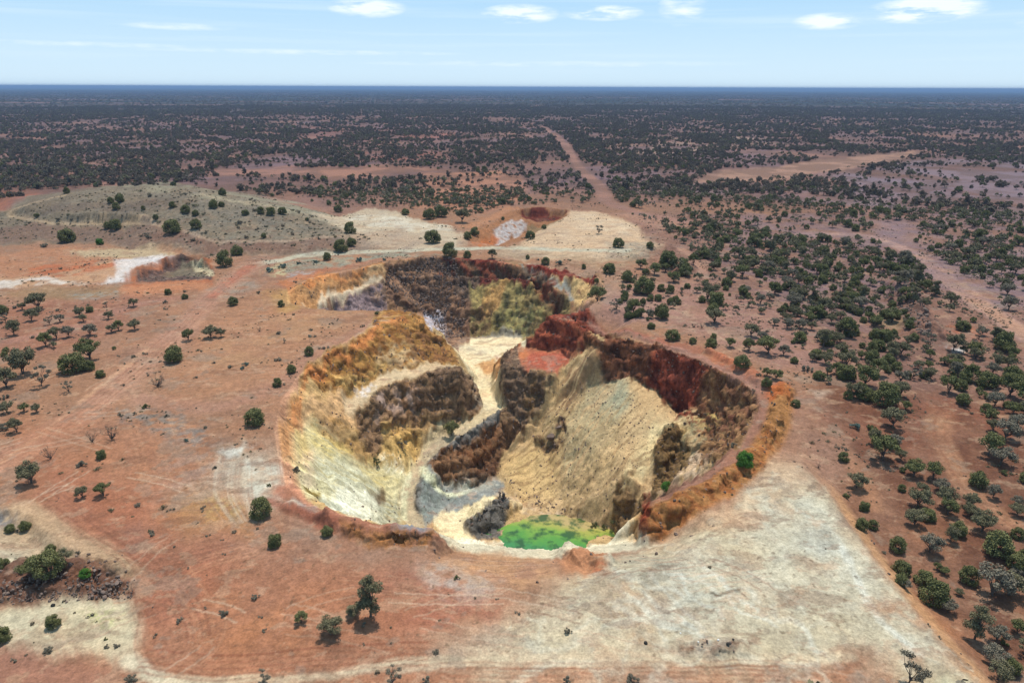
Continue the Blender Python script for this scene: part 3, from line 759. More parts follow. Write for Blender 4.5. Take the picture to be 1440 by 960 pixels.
# saddle and track
paint([(628,484),(645,478),(737,478),(737,486),(720,492),(702,501),(693,530),(698,560),(706,580),(690,590),(660,600),(640,604),(652,594),(676,574),(668,545),(650,512)], (226,204,162), .7, 1, rgh=.2)
paint([(632,483),(660,478),(735,479),(700,489),(650,489)], (232,216,184), .6, .8)
stroke([(700,497),(650,503)], 1.0, (186,164,132), .5, .6)
paint([(662,512),(690,505),(705,512),(700,530),(694,555),(690,545),(685,530)], (200,146,92), .8, .95, rgh=.5)
paint([(678,512),(700,505),(700,525),(688,528)], (164,104,64), .7, .8, (1.5,-.1,.3))
paint([(676,574),(706,580),(672,606),(637,629),(610,654),(595,681),(588,712),(600,736),(566,735),(561,706),(569,672),(586,641),(617,613),(652,594)], (186,164,132), .5, 1, rgh=.4)
paint([(680,576),(700,578),(660,598),(630,612),(600,636),(580,660),(572,672),(586,641),(617,613),(652,594)], (206,180,138), .5, .8)
stroke(smooth_line([(706,582),(672,604),(640,624),(612,647),(596,670),(589,692),(590,714)]), 2.4, (122,116,110), .6, 1, None, 0, .8)
stroke(smooth_line([(575,668),(569,690),(567,730)]), 1.2, (216,208,168), .5, .8)
# knob
paint([(706,582),(720,582),(740,591),(752,606),(722,628),(700,652),(693,671),(665,686),(634,687),(614,676),(602,659),(615,645),(640,624),(672,604)], (130,94,66), .6, 1, rgh=1)
paint([(640,626),(690,600),(705,600),(680,640),(640,650),(620,650)], (128,80,48), 1, .7, (1.8,-.05,.25), rgh=1)
paint([(705,583),(735,590),(750,604),(730,605),(700,600)], (134,108,80), .8, .85)
paint([(660,660),(705,640),(693,671),(660,680)], (84,56,42), 1, .8)
paint([(640,676),(690,668),(700,672),(660,690),(634,688)], (136,118,100), .7, .8)
# floor
paint([(588,700),(602,660),(614,678),(634,688),(665,686),(695,672),(712,690),(690,700),(650,712),(625,740),(600,738),(588,715)], (142,142,136), .7, 1, rgh=.6)
paint([(588,680),(602,662),(640,700),(610,735),(588,720)], (132,138,130), .8, .8, (2,-.1,.3))
stroke(smooth_line([(595,660),(605,678),(622,692),(640,696),(655,690)]), 2.0, (222,220,184), .7, .9)
paint([(632,690),(690,678),(700,684),(650,694)], (168,164,150), .6, .8)
paint([(612,738),(622,724),(650,714),(678,698),(690,700),(684,716),(665,724),(650,738),(655,754),(640,760),(620,748)], (234,212,168), .5, 1, rgh=.15)
paint([(648,742),(655,728),(674,718),(683,706),(700,696),(716,704),(724,718),(716,736),(700,758),(672,758),(652,752)], (108,102,96), .5, 1, rgh=1)
paint([(690,690),(720,700),(760,716),(800,728),(840,740),(800,735),(730,714),(700,700)], (196,172,146), 1.2, .8, (1.6,-.2,.4), rgh=.9)
paint([(788,712),(806,715),(800,730),(780,725)], (150,132,116), 1, .8, (1.5,-.2,.3), rgh=1)
paint([(722,706),(760,706),(760,716),(722,718)], (222,196,150), .8, .8)
# block between the pits: red cap, dark cliff
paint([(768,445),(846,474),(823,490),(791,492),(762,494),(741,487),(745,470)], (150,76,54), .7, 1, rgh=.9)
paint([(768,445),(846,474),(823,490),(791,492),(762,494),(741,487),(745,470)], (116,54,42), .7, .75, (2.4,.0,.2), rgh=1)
paint([(741,487),(762,494),(791,492),(823,490),(803,505),(780,527),(747,524),(712,508),(718,489)], (178,96,68), .8, .9, rgh=.5)
paint([(747,500),(790,495),(800,503),(780,526),(747,520)], (184,92,70), .8, .7)
paint([(718,488),(742,487),(752,500),(720,508)], (196,118,72), .7, .8)
paint([(718,489),(704,512),(697,540),(706,578),(736,598),(757,598),(772,575),(780,550),(779,528),(747,524),(730,505)], (120,94,74), .7, 1, rgh=1)
paint([(740,530),(779,528),(772,570),(757,597),(740,590)], (140,104,66), .9, .7, (2,-.05,.25), rgh=1)
paint([(716,505),(704,520),(704,560),(715,560)], (128,104,84), .8, .7, (1.6,-.1,.3))
# north-east scree
SC = [(849,492),(864,504),(882,525),(911,542),(931,557),(945,575),(957,583),(985,575),(1010,600),(985,640),(960,655),(940,690),(915,712),(893,725),(862,740),(800,728),(735,706),(698,672),(722,628),(752,606),(771,575),(785,545),(805,508),(825,491)]
paint(SC, (204,168,122), 1, 1, rgh=.3)
paint([(785,545),(805,508),(825,491),(849,492),(840,540),(800,600),(760,660),(720,690),(730,630),(757,606)], (172,144,98), 1.4, .8, None, (-.1,.3))
paint([(849,492),(882,525),(900,560),(860,620),(800,680),(780,660),(800,600),(830,540)], (176,162,126), 1.6, .8, None, (-.15,.35))
paint([(870,520),(885,540),(895,570),(870,590),(850,560)], (172,174,146), 1.6, .6)
paint([(905,570),(960,585),(940,610),(900,640),(850,680),(820,670),(860,610)], (212,180,132), 1.5, .7, None, (-.1,.3))
paint([(840,600),(900,590),(870,650),(800,720),(780,700)], (186,152,106), 1.6, .6, None, (.0,.3), rgh=.5)
paint([(800,600),(830,560),(900,560),(820,700),(780,710)], (226,206,156), 1.6, .6, None, (.22,.15))
paint([(720,640),(790,620),(780,700),(740,705),(700,672)], (214,176,118), 1.5, .7)
paint([(920,600),(960,590),(940,640),(900,680),(880,680)], (232,208,156), 1.4, .7)
paint([(800,520),(830,500),(840,520),(800,580),(780,580)], (142,108,82), 1.2, .85, None, (-.05,.3))
paint([(780,596),(792,592),(794,612),(786,616)], (96,66,48), .5, .95, rgh=1)
paint([(756,612),(772,618),(790,624),(788,636),(766,634)], (112,84,60), .7, .95, rgh=1)
# upper cliff band and the overhung red rock
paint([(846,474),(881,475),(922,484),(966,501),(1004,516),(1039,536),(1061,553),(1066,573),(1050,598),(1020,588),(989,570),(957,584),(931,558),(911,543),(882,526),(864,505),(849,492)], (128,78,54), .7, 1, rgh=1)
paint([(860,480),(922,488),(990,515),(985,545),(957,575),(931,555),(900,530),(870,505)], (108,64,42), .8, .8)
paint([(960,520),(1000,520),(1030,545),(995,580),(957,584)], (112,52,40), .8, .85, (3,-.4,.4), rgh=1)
paint([(905,490),(975,510),(970,530),(930,515)], (128,76,40), .8, .7, (2,-.1,.3))
paint([(1000,520),(1045,542),(1066,573),(1052,602),(1030,629),(1000,655),(960,660),(985,620),(995,590)], (140,104,70), .8, 1, None, (-.6,.4), rgh=.9)
paint([(1030,545),(1064,560),(1062,585),(1030,610),(1010,600)], (104,64,50), .8, .85, (2.4,-.2,.3), rgh=1)
paint([(1000,540),(1020,560),(985,610),(960,630),(950,610),(980,580)], (178,152,92), .9, .8, None, (-.1,.3))
paint([(962,590),(1000,600),(985,640),(955,660),(960,620)], (168,154,118), .9, .8, (2,-.1,.3), rgh=.8)
paint([(970,640),(995,640),(990,662),(945,690),(925,700),(940,670)], (214,182,152), .8, .8, (2,-.2,.3))
paint([(943,595),(926,627),(919,667),(927,694),(947,684),(968,645),(958,610)], (128,98,62), .6, 1, None, (-.7,.3), rgh=1)
paint([(877,666),(867,693),(860,737),(877,742),(893,728),(905,705),(892,680)], (134,104,70), .6, 1, rgh=1)
paint([(870,738),(893,728),(912,720),(912,745),(890,760),(862,762)], (218,168,102), .7, .95)
# ledge, berm and red nose
paint([(912,704),(943,691),(993,662),(1030,629),(1053,600),(1068,570),(1064,556),(1098,535),(1094,575),(1070,615),(1030,655),(975,690),(915,722)], (168,118,96), .8, 1, rgh=.2)
paint([(1064,556),(1039,536),(1004,517),(922,484),(846,474),(820,455),(835,455),(930,478),(1020,512),(1085,543),(1098,535)], (176,126,108), .8, .9)
stroke(smooth_line([(1103,545),(1100,560),(1096,585),(1085,610),(1062,640),(1030,668),(990,692),(950,713),(918,732)]), 4.3, (190,130,76), .8, 1, None, 0, .6)
stroke(smooth_line([(1085,610),(1062,640),(1030,668),(990,692),(950,713),(918,732)]), 4.0, (172,104,58), .8, .8, (1.6,-.0,.25), 0, .7)
paint([(1080,540),(1108,540),(1112,562),(1080,566)], (206,110,56), 1, .8)
paint([(905,704),(914,704),(917,722),(914,740),(908,758),(903,752),(902,725)], (140,62,40), .5, 1, rgh=.9)
paint([(990,490),(1035,505),(1075,528),(1060,532),(1000,505)], (200,118,84), 1, .85, (2,-.3,.4))
paint([(840,455),(900,466),(980,486),(1000,500),(940,488),(850,468)], (178,104,80), 1, .6)
# rim path south-west and the lip
stroke(smooth_line([(398,690),(420,712),(470,732),(530,744),(580,748),(608,745)]), 3.4, (192,126,98), .8, .95)
paint([(400,706),(440,712),(440,720),(410,718)], (152,156,158), .8, .8)
paint([(385,704),(412,706),(408,716),(385,712)], (226,206,182), .8, .8)
paint([(560,737),(600,738),(604,748),(560,747)], (150,152,158), .7, .85)
stroke(smooth_line([(380,705),(430,728),(470,738)]), 1.6, (168,100,76), .6, .8)
paint([(478,733),(535,748),(575,752),(612,752),(632,765),(600,772),(540,770),(480,752)], (158,108,70), .8, .95, rgh=.9)
paint([(478,733),(535,748),(575,752),(612,752),(632,765),(600,772),(540,770),(480,752)], (196,130,72), .8, .6, (1.6,.0,.25))
paint([(385,645),(400,652),(410,690),(440,716),(425,716),(400,700),(388,680)], (198,134,102), .8, .8)
paint([(612,752),(640,756),(700,764),(780,768),(850,764),(893,757),(905,764),(930,768),(880,775),(790,785),(700,785),(640,775)], (232,216,184), .8, .95, rgh=.2)
paint([(640,775),(700,775),(770,790),(785,815),(740,830),(660,815),(620,795)], (206,154,112), 1.5, .85, (4,-.2,.4))
paint([(785,790),(815,770),(835,775),(856,790),(855,806),(820,812),(795,805)], (206,140,98), 1, .9)
paint([(835,785),(855,790),(852,804),(830,804)], (184,98,64), .7, .7, (1,-.1,.3))
paint([(780,815),(850,812),(900,830),(850,850),(780,850)], (220,196,160), 2, .7)

# -- second pit
PB = [(402,412),(435,391),(467,384),(500,378),(535,371),(557,366),(600,361),(630,361),(660,365),(712,369),(736,368),(780,377),(836,391),(850,402),(845,420),(832,432),(800,440),(768,446),(760,452),(740,480),(690,483),(625,480),(607,447),(586,437),(460,434),(405,428)]
paint(PB, (150,112,80), .9, 1, rgh=.6)
paint([(402,412),(435,391),(500,378),(540,371),(545,398),(510,399),(485,406),(460,417),(432,433),(405,428)], (190,136,86), .9, 1, rgh=.6)
paint([(402,412),(435,391),(500,378),(540,371),(530,380),(480,390),(430,404)], (206,130,74), .8, .85, (3,-.3,.3), rgh=.7)
paint([(425,405),(450,398),(455,412),(435,424)], (150,112,76), .9, .8)
paint([(500,385),(540,378),(545,395),(510,398)], (196,160,118), .9, .7)
paint([(432,432),(460,416),(485,405),(510,399),(540,397),(541,402),(512,405),(487,411),(462,423),(442,436)], (214,188,156), .6, 1, rgh=.2)
paint([(448,436),(470,420),(500,407),(541,402),(545,436)], (140,118,118), .7, 1, rgh=.9)
paint([(500,410),(520,405),(530,425),(505,430)], (110,92,96), .7, .8, (2,-.1,.3))
paint([(515,405),(542,401),(545,430),(525,430)], (156,122,92), .7, .7, (2,-.1,.3))
paint([(541,398),(545,372),(600,361),(632,362),(650,390),(655,430),(652,474),(624,477),(607,447),(586,437),(545,436)], (152,114,88), .8, 1, rgh=1)
paint([(541,398),(545,372),(600,361),(632,362),(650,390),(655,430),(652,474),(624,477),(607,447),(586,437),(545,436)], (120,86,66), .8, .7, (4,-.0,.3), rgh=1)
paint([(580,363),(630,362),(650,400),(640,410)], (150,112,88), 1, .6)
paint([(598,446),(612,446),(620,446),(622,465),(612,476),(604,460)], (196,186,192), .5, .95, (1.2,-.3,.3))
paint([(632,363),(690,366),(715,371),(717,381),(690,380),(635,377)], (116,48,38), .6, 1, rgh=.8)
paint([(635,366),(665,366),(660,378),(636,376)], (112,84,62), .6, .8, rgh=.9)
paint([(636,378),(690,381),(735,382),(745,388),(717,391),(640,388)], (190,120,88), .5, .95)
paint([(636,381),(670,382),(668,388),(636,387)], (206,176,120), .5, .7)
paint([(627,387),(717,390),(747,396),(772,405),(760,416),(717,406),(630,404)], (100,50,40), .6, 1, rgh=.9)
paint([(627,388),(670,389),(668,430),(650,430),(630,405)], (104,84,70), .7, .9, rgh=1)
paint([(650,404),(720,404),(760,412),(801,424),(800,440),(760,472),(652,474),(655,430)], (160,138,86), .8, 1, rgh=.7)
paint([(680,410),(720,402),(700,440),(672,450)], (196,144,86), .9, .8)
paint([(745,398),(790,415),(800,425),(770,450),(740,425),(730,408)], (126,104,70), .9, .85, (2.5,-.2,.3), rgh=.9)
paint([(655,425),(690,432),(680,470),(655,472)], (118,88,64), .8, .85, (2.5,-.15,.3), rgh=1)
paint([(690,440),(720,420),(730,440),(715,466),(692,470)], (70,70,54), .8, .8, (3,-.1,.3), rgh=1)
paint([(725,445),(760,435),(755,465),(728,470)], (96,94,72), .8, .8, (2.2,-.0,.3), rgh=1)
paint([(700,440),(780,430),(740,472),(700,472)], (172,164,104), .8, .5, (2.2,.0,.3))
paint([(728,371),(738,371),(762,381),(787,394),(803,406),(813,424),(801,426),(790,409),(772,398),(748,385)], (150,144,132), .4, 1, rgh=.3)
paint([(738,370),(780,377.5),(810,384.5),(837,391.5),(831,402),(780,388),(745,374)], (124,52,40), .5, 1, rgh=.7)
paint([(777,388),(829,402),(833,412),(822,428),(813,426),(803,405)], (204,166,112), .7, 1, (3,-.6,.4))
paint([(835,392),(850,402),(845,420),(830,432),(815,428),(832,414)], (186,142,108), 1, .8)

# pale floor of the saddle again, in front of the second pit's foot
paint([(622,476),(655,474),(737,474),(745,480),(737,487),(704,499),(664,508),(640,500)], (228,206,166), .7, 1, rgh=.15)
paint([(640,473),(690,471),(740,472),(735,476),(690,476)], (140,132,120), .6, .8)
stroke([(640,488),(700,487)], .8, (196,174,142), .4, .5)
# dark and pale flecks, cracks on the fan
fw_ = [hit(*p) for p in FAN]
infan = inpoly(PXW, PYW, fw_)
vein = 1 - np.abs(fbm(CX, CY, 13, 5, 171, .55)) * 9
mixc(np.clip(vein, 0, 1) * infan * .45, (232, 220, 194))
vein2 = 1 - np.abs(fbm(CX + 50, CY, 9, 5, 172, .6)) * 14
mixc(np.clip(vein2, 0, 1) * infan * .30, (150, 134, 110))
mixc(sstep(.05, .5, fbm(CX, CY, 7, 4, 173, .6)) * infan * .35, (212, 182, 150))
mixc(sstep(.1, .6, fbm(CX, CY, 3, 4, 174, .6)) * infan * .3, (186, 178, 162))
# downhill grooves in the loose slopes
paint(SC, (158,122,84), 1, .55, None, (.22,.1))
k_ = np.nonzero(inpoly(CX, CY, [hit(*p) for p in SC]))[0]
C[k_] = C[k_] * (1 + .16 * np.clip(-STRK[k_] * 3, -1, 1))[:, None]
k_ = np.nonzero(inpoly(CX, CY, [hit(*p) for p in WW]))[0]
C[k_] = C[k_] * (1 + .08 * np.clip(STRK[k_] * 3, -1, 1))[:, None]
# bare rock shows wherever the rim wall is too steep to hold debris
nrm_ = np.empty(NR * NT * 3, np.float32); ground.data.vertex_normals.foreach_get('vector', nrm_)
NZ_ = nrm_.reshape(-1, 3)[sel_all, 2]
inA_ = inpoly(CX, CY, [hit(*p) for p in PITA + [(757,462),(742,486),(735,480),(640,482)]])
for seg, rgb, rgb2, wid_, lim in (
    ([(768,446),(790,450),(815,455),(846,476)], (172,90,62), (136,70,52), 9, .80),
    ([(846,476),(881,477),(922,486),(966,503)], (142,86,58), (104,66,48), 9, .76),
    ([(960,500),(1004,518),(1030,532)], (156,76,54), (118,60,46), 9, .76),
    ([(1030,532),(1060,553),(1065,573),(1053,601)], (162,118,80), (128,86,62), 9, .72),
    ([(630,363),(660,366),(712,370)], (150,68,52), (116,62,48), 4, .8),
    ([(627,387),(717,391),(747,396),(788,413)], (130,72,52), (116,88,66), 4, .8),
    ([(738,370),(780,378),(810,385),(836,392)], (130,54,42), (110,48,38), 4, .85)):
    w__ = [hit(*p) for p in seg]
    m_ = sstep(wid_, wid_ - 2.5, seg_dist(CX, CY, w__)) * sstep(lim + .06, lim - .08, NZ_) * (inA_ if wid_ == 9 else 1.0)
    nz__ = sstep(-.15, .2, fbm(AX_ := CX + .9 * VZ[sel_all], CY - .7 * VZ[sel_all], 3, 4, 190, .6))
    cc_ = lin(rgb)[None] * nz__[:, None] + lin(rgb2)[None] * (1 - nz__[:, None])
    C = C * (1 - m_[:, None] * .95) + cc_ * m_[:, None] * .95
    ROUGH = np.maximum(ROUGH, m_ * .9)
# leaf litter and shade-loving crust between the far scrub
far2 = sstep(300, 480, FR)
paint([(1000,300),(1440,300),(1600,330),(1600,460),(1440,440),(1300,400),(1200,470),(1080,420),(1000,360)], (146, 118, 122), 8, .6, (14, -.05, .25))
mixc(far2 * sstep(-.15, .1, fbm(CX, CY, 34, 5, 192, .62)) * .5, (112, 86, 74))
# scuffed, trampled earth: sharp-edged pale and dark scrapes
flat_ = (SL < .35) * sstep(420, 250, FR)
sc1 = fbm(CX * .8 + CY * .5, CY * 1.1 - CX * .3, 4.5, 5, 181, .68)
mixc(sstep(.22, .34, sc1) * flat_ * .38, (206, 166, 134))
sc2 = fbm(CX * .5 - CY * .6, CY * .9 + CX * .2, 6.0, 5, 182, .68)
mixc(sstep(.2, .33, sc2) * flat_ * .38, (142, 100, 78))
mixc(sstep(.25, .36, fbm(CX, CY, 11, 5, 183, .66)) * flat_ * .4, (160, 138, 120))
# old wheel scratches crossing the worked ground
for i in range(110):
    rnd = random.Random(i * 31 + 5)
    x0, y0 = rnd.uniform(-20, 1150), rnd.uniform(440, 950)
    if 380 < x0 < 1110 and y0 < 770: continue
    if x0 > 1110 and y0 < 900: continue
    if x0 < 200 and y0 > 700: continue
    a0 = rnd.choice([2.4, 2.7, .35, .1, 2.95]) + rnd.uniform(-.25, .25); bend = rnd.uniform(-.12, .12); L_ = rnd.uniform(12, 34) * (y0 / 700)
    pts = [(x0, y0)]
    for s_ in range(4):
        x0 += math.cos(a0) * L_; y0 += math.sin(a0) * L_ * .6; a0 += bend; pts.append((x0, min(y0, 1000)))
    w_ = [hit(*p) for p in smooth_line(pts, 4)]
    col_ = rnd.choice([(208,168,138), (156,110,86), (150,104,82), (222,190,160)]); o_ = rnd.uniform(.25, .55)
    stroke(w_, .28, col_, .12, o_, None, 0, None, False, True); stroke(w_, .28, col_, .12, o_, None, 1.7, None, False, True)
# far plain beyond the drawn trees: canopy cover and soil mixed in wide streaks
bush = sstep(900, 3500, FR)
cov = sstep(-.35, .12, fbm(CX / 3.2, CY, 260, 5, 140) + .12)
mixc(bush * cov * .95, (58, 62, 50))
mixc(sstep(3500, 9000, FR) * .8, (58, 62, 52))
# variation everywhere
lum = 1 + .10 * N4 + .10 * N1 + .07 * N14 + .38 * sstep(.2, .7, SL) * STRK
VZs = VZ[sel_all]; AX = CX + .9 * VZs; AY = CY - .7 * VZs
rock = fbm(AX, AY, 1.4, 4, 150, .65)
lum = lum * (1 + ROUGH * (.22 * rock + .22 * fbm(AX, AY, 4.5, 3, 151)))
tint = fbm(CX, CY, 9, 3, 152)[:, None] * np.array([.05, 0, -.06])
near = sstep(700, 300, FR)
C = C * (1 + (np.clip(lum, .45, 1.6) - 1) * near)[:, None] * (1 + tint)
# small dark specks of low scrub, stones and litter on the open ground
sp = noise(CX * 1.15, CY * 1.15, 160); sp2 = fbm(CX, CY, 22, 2, 161)
m = sstep(.62, .8, sp + .10 * sp2) * near * (SL < .3)
mixc(m * .55, (112, 88, 66))
g_ = C.mean(1, keepdims=True); C = (g_ + (C - g_) * .95) * np.array([1.0, .985, .93])
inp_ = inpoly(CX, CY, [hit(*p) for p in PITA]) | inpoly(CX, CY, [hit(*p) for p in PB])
C = C * (1 + .36 * inp_[:, None])  # pit colours raised to make up for weak grazing sunlight on the walls
C = np.clip(C * KALB, .01, .85)
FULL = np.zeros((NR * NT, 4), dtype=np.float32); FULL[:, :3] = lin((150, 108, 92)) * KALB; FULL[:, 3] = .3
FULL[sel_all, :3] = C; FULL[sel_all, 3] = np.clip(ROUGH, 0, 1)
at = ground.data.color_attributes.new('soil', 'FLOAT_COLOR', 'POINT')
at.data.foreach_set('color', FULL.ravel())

# craggy relief of the rock faces, pushed out along the surface normal
from mathutils import noise as mnoise
co_ = np.empty(NR * NT * 3, np.float32); ground.data.vertices.foreach_get('co', co_); co_ = co_.reshape(-1, 3)
no_ = np.empty(NR * NT * 3, np.float32); ground.data.vertex_normals.foreach_get('vector', no_); no_ = no_.reshape(-1, 3)
kk = np.nonzero((ROUGH > .38) & (FR < 330) & (SL > .3))[0]
gi_ = sel_all[kk]
for q_, g__ in zip(kk, gi_):
    v_ = Vector(co_[g__].tolist())
    w_ = v_ + mnoise.noise_vector(v_ * .5) * .8
    f_ = mnoise.voronoi(Vector((w_.x * .30, w_.y * .30, w_.z * .5)))[0]
    b_ = mnoise.noise(v_ * Vector((.22, .22, .5)))
    d_ = min(f_[1] - f_[0], .32) * 2.8 - .55 + b_ * 1.1
    co_[g__] += no_[g__] * (d_ * min(max((ROUGH[q_] - .3) * 1.6, 0), 1) * min(SL[q_] * 1.2, 1))
ground.data.vertices.foreach_set('co', co_.ravel()); ground.data.update()
print('crag verts', len(kk))

def new_mat(name):
    m = bpy.data.materials.new(name); m.use_nodes = True
    nt = m.node_tree; nt.nodes.clear()
    out = nt.nodes.new('ShaderNodeOutputMaterial'); b = nt.nodes.new('ShaderNodeBsdfPrincipled')
    nt.links.new(b.outputs[0], out.inputs[0])
    b.inputs['Specular IOR Level'].default_value = .15
    b.inputs['Roughness'].default_value = .95
    return m, nt, b
def nmath(nt, op, a, b=None, clamp=False):
    n = nt.nodes.new('ShaderNodeMath'); n.operation = op; n.use_clamp = clamp
    for i, v in enumerate((a, b)):
        if v is None: continue
        if isinstance(v, (int, float)): n.inputs[i].default_value = v
        else: nt.links.new(v, n.inputs[i])
    return n.outputs[0]
def nnoise(nt, vec, scale, detail=5, rough=.55):
    n = nt.nodes.new('ShaderNodeTexNoise'); n.inputs['Scale'].default_value = scale; n.inputs['Detail'].default_value = detail
    n.inputs['Roughness'].default_value = rough; nt.links.new(vec, n.inputs['Vector']); return n.outputs[0]
def mapr(nt, v, a, b, c, d):
    n = nt.nodes.new('ShaderNodeMapRange'); nt.links.new(v, n.inputs[0])
    for i, x in enumerate((a, b, c, d)): n.inputs[i + 1].default_value = x
    return n.outputs[0]
gm, nt, bs = new_mat('earth')
att = nt.nodes.new('ShaderNodeAttribute'); att.attribute_name = 'soil'
tcn = nt.nodes.new('ShaderNodeTexCoord'); V = tcn.outputs['Object']
n1 = nnoise(nt, V, .9, 8, .65); n2 = nnoise(nt, V, 3.2, 6, .6)
vor = nt.nodes.new('ShaderNodeTexVoronoi'); vor.inputs['Scale'].default_value = 1.1; vor.inputs['Randomness'].default_value = 1; nt.links.new(V, vor.inputs['Vector'])
vor2 = nt.nodes.new('ShaderNodeTexVoronoi'); vor2.inputs['Scale'].default_value = 2.6; nt.links.new(V, vor2.inputs['Vector'])
sep_c = nt.nodes.new('ShaderNodeSeparateColor'); nt.links.new(vor2.outputs['Color'], sep_c.inputs[0])
peb2 = mapr(nt, nmath(nt, 'ADD', vor2.outputs['Distance'], mapr(nt, sep_c.outputs[0], .0, .35, 0.0, .6)), .1, .3, .5, 1.0)
peb = nmath(nt, 'MULTIPLY', mapr(nt, vor.outputs['Distance'], .05, .16, .62, 1.0), peb2)
l1 = mapr(nt, n1, .3, .7, .80, 1.20)
l2 = nmath(nt, 'MULTIPLY', mapr(nt, n2, .3, .7, .80, 1.20), mapr(nt, nnoise(nt, V, 9.0, 4, .6), .3, .7, .86, 1.14))
a_l = nmath(nt, 'MULTIPLY', l1, l2)
rk = mapr(nt, nnoise(nt, V, .8, 7, .62), .38, .60, .55, 1.22)
rr_ = nmath(nt, 'MULTIPLY', att.outputs['Alpha'], .75)
mx = nt.nodes.new('ShaderNodeMix'); mx.data_type = 'FLOAT'
nt.links.new(rr_, mx.inputs[0]); nt.links.new(nmath(nt, 'MULTIPLY', a_l, nmath(nt, 'POWER', peb, .6)), mx.inputs[2]); nt.links.new(nmath(nt, 'MULTIPLY', a_l, rk), mx.inputs[3])
vm = nt.nodes.new('ShaderNodeVectorMath'); vm.operation = 'SCALE'
nt.links.new(att.outputs['Color'], vm.inputs[0]); nt.links.new(mx.outputs[0], vm.inputs['Scale'])
nt.links.new(vm.outputs[0], bs.inputs['Base Color'])
bp = nt.nodes.new('ShaderNodeBump'); bp.inputs['Distance'].default_value = .4
nt.links.new(nmath(nt, 'ADD', mapr(nt, att.outputs['Alpha'], 0, 1, .15, .6), 0.0), bp.inputs['Strength'])
nt.links.new(nnoise(nt, V, 1.5, 8, .62), bp.inputs['Height'])
nt.links.new(bp.outputs[0], bs.inputs['Normal'])
bs.inputs['Specular IOR Level'].default_value = 0.05
ground.data.materials.clear(); ground.data.materials.append(gm)
ground['kind'] = 'structure'
# ------------------------------------------------------------------ pond
def poly_obj(name, pts, z, mat):
    me = bpy.data.meshes.new(name)
    me.from_pydata([(x, y, z) for x, y in pts], [], [list(range(len(pts)))]); me.update()
    o = bpy.data.objects.new(name, me); COL.objects.link(o); me.materials.append(mat); return o
pm, nt, bs = new_mat('algae_water')
tcn = nt.nodes.new('ShaderNodeTexCoord'); V = tcn.outputs['Object']
sp_ = nt.nodes.new('ShaderNodeSeparateXYZ'); nt.links.new(V, sp_.inputs[0])
nA = nnoise(nt, V, .16, 4, .6); nB = nnoise(nt, V, .35, 6, .6)
# shallow orange margin on the far (north) side, green deeper water, dark weed patches
sh = nmath(nt, 'ADD', nmath(nt, 'MULTIPLY', nmath(nt, 'SUBTRACT', nmath(nt, 'ADD', sp_.outputs[1], nmath(nt, 'MULTIPLY', sp_.outputs[0], .25)), 121.5), .085), nmath(nt, 'MULTIPLY', nmath(nt, 'SUBTRACT', nA, .5), 1.0))
rp = nt.nodes.new('ShaderNodeValToRGB'); nt.links.new(sh, rp.inputs[0])
cr = rp.color_ramp; cr.elements[0].position = .0; cr.elements[0].color = (.040, .17, .045, 1)
cr.elements[1].position = .95; cr.elements[1].color = (.36, .26, .10, 1)
for p, c in ((.25, (.07, .21, .025, 1)), (.5, (.15, .26, .03, 1)), (.75, (.28, .27, .05, 1))):
    e = cr.elements.new(p); e.color = c
mk = nt.nodes.new('ShaderNodeMix'); mk.data_type = 'RGBA'
nt.links.new(mapr(nt, nB, .46, .60, 0, .9), mk.inputs[0]); nt.links.new(rp.outputs[0], mk.inputs[6]); mk.inputs[7].default_value = (.018, .06, .012, 1)
nt.links.new(mk.outputs[2], bs.inputs['Base Color'])
bs.inputs['Roughness'].default_value = .25; bs.inputs['Specular IOR Level'].default_value = .4
pts = []
for i in range(60):
    a = i / 60 * math.tau
    pts.append((10 + 19 * math.cos(a), 119 + 13 * math.sin(a)))
pond = poly_obj('pond', pts, -31.0, pm); tag(pond, kind='structure')

# ------------------------------------------------------------------ foliage
def leaf_mat(name, dark, light, trans=.12):
    m, nt, b = new_mat(name)
    oi = nt.nodes.new('ShaderNodeObjectInfo'); tcn = nt.nodes.new('ShaderNodeTexCoord')
    ge = nt.nodes.new('ShaderNodeNewGeometry')
    n = nnoise(nt, tcn.outputs['Object'], 1.3, 4, .6)
    f = nmath(nt, 'ADD', nmath(nt, 'MULTIPLY', mapr(nt, n, .3, .7, 0, 1), .5), nmath(nt, 'ADD', nmath(nt, 'MULTIPLY', oi.outputs['Random'], .3), nmath(nt, 'MULTIPLY', ge.outputs['Random Per Island'], .25)), True)
    mx = nt.nodes.new('ShaderNodeMix'); mx.data_type = 'RGBA'
    nt.links.new(f, mx.inputs[0]); mx.inputs[6].default_value = (*dark, 1); mx.inputs[7].default_value = (*light, 1)
    nt.links.new(mx.outputs[2], b.inputs['Base Color'])
    b.inputs['Roughness'].default_value = .8
    return m
M_GREEN = leaf_mat('leaf_green', (.072, .076, .026), (.185, .172, .065))
M_BRIGHT = leaf_mat('leaf_bright', (.040, .100, .012), (.100, .210, .035))
M_OLIVE = leaf_mat('leaf_olive', (.090, .080, .040), (.205, .172, .092))
M_GREY = leaf_mat('leaf_grey', (.115, .095, .064), (.240, .198, .135))
M_SALT = leaf_mat('leaf_saltbush', (.07, .105, .085), (.16, .21, .165))
M_DRY = leaf_mat('leaf_dry', (.13, .095, .06), (.25, .19, .12))
M_FAR = leaf_mat('leaf_mulga', (.090, .066, .046), (.165, .125, .085))
bk, nt, b = new_mat('bark'); 
tcn = nt.nodes.new('ShaderNodeTexCoord')
mx = nt.nodes.new('ShaderNodeMix'); mx.data_type = 'RGBA'; nt.links.new(nnoise(nt, tcn.outputs['Object'], 6, 5), mx.inputs[0])
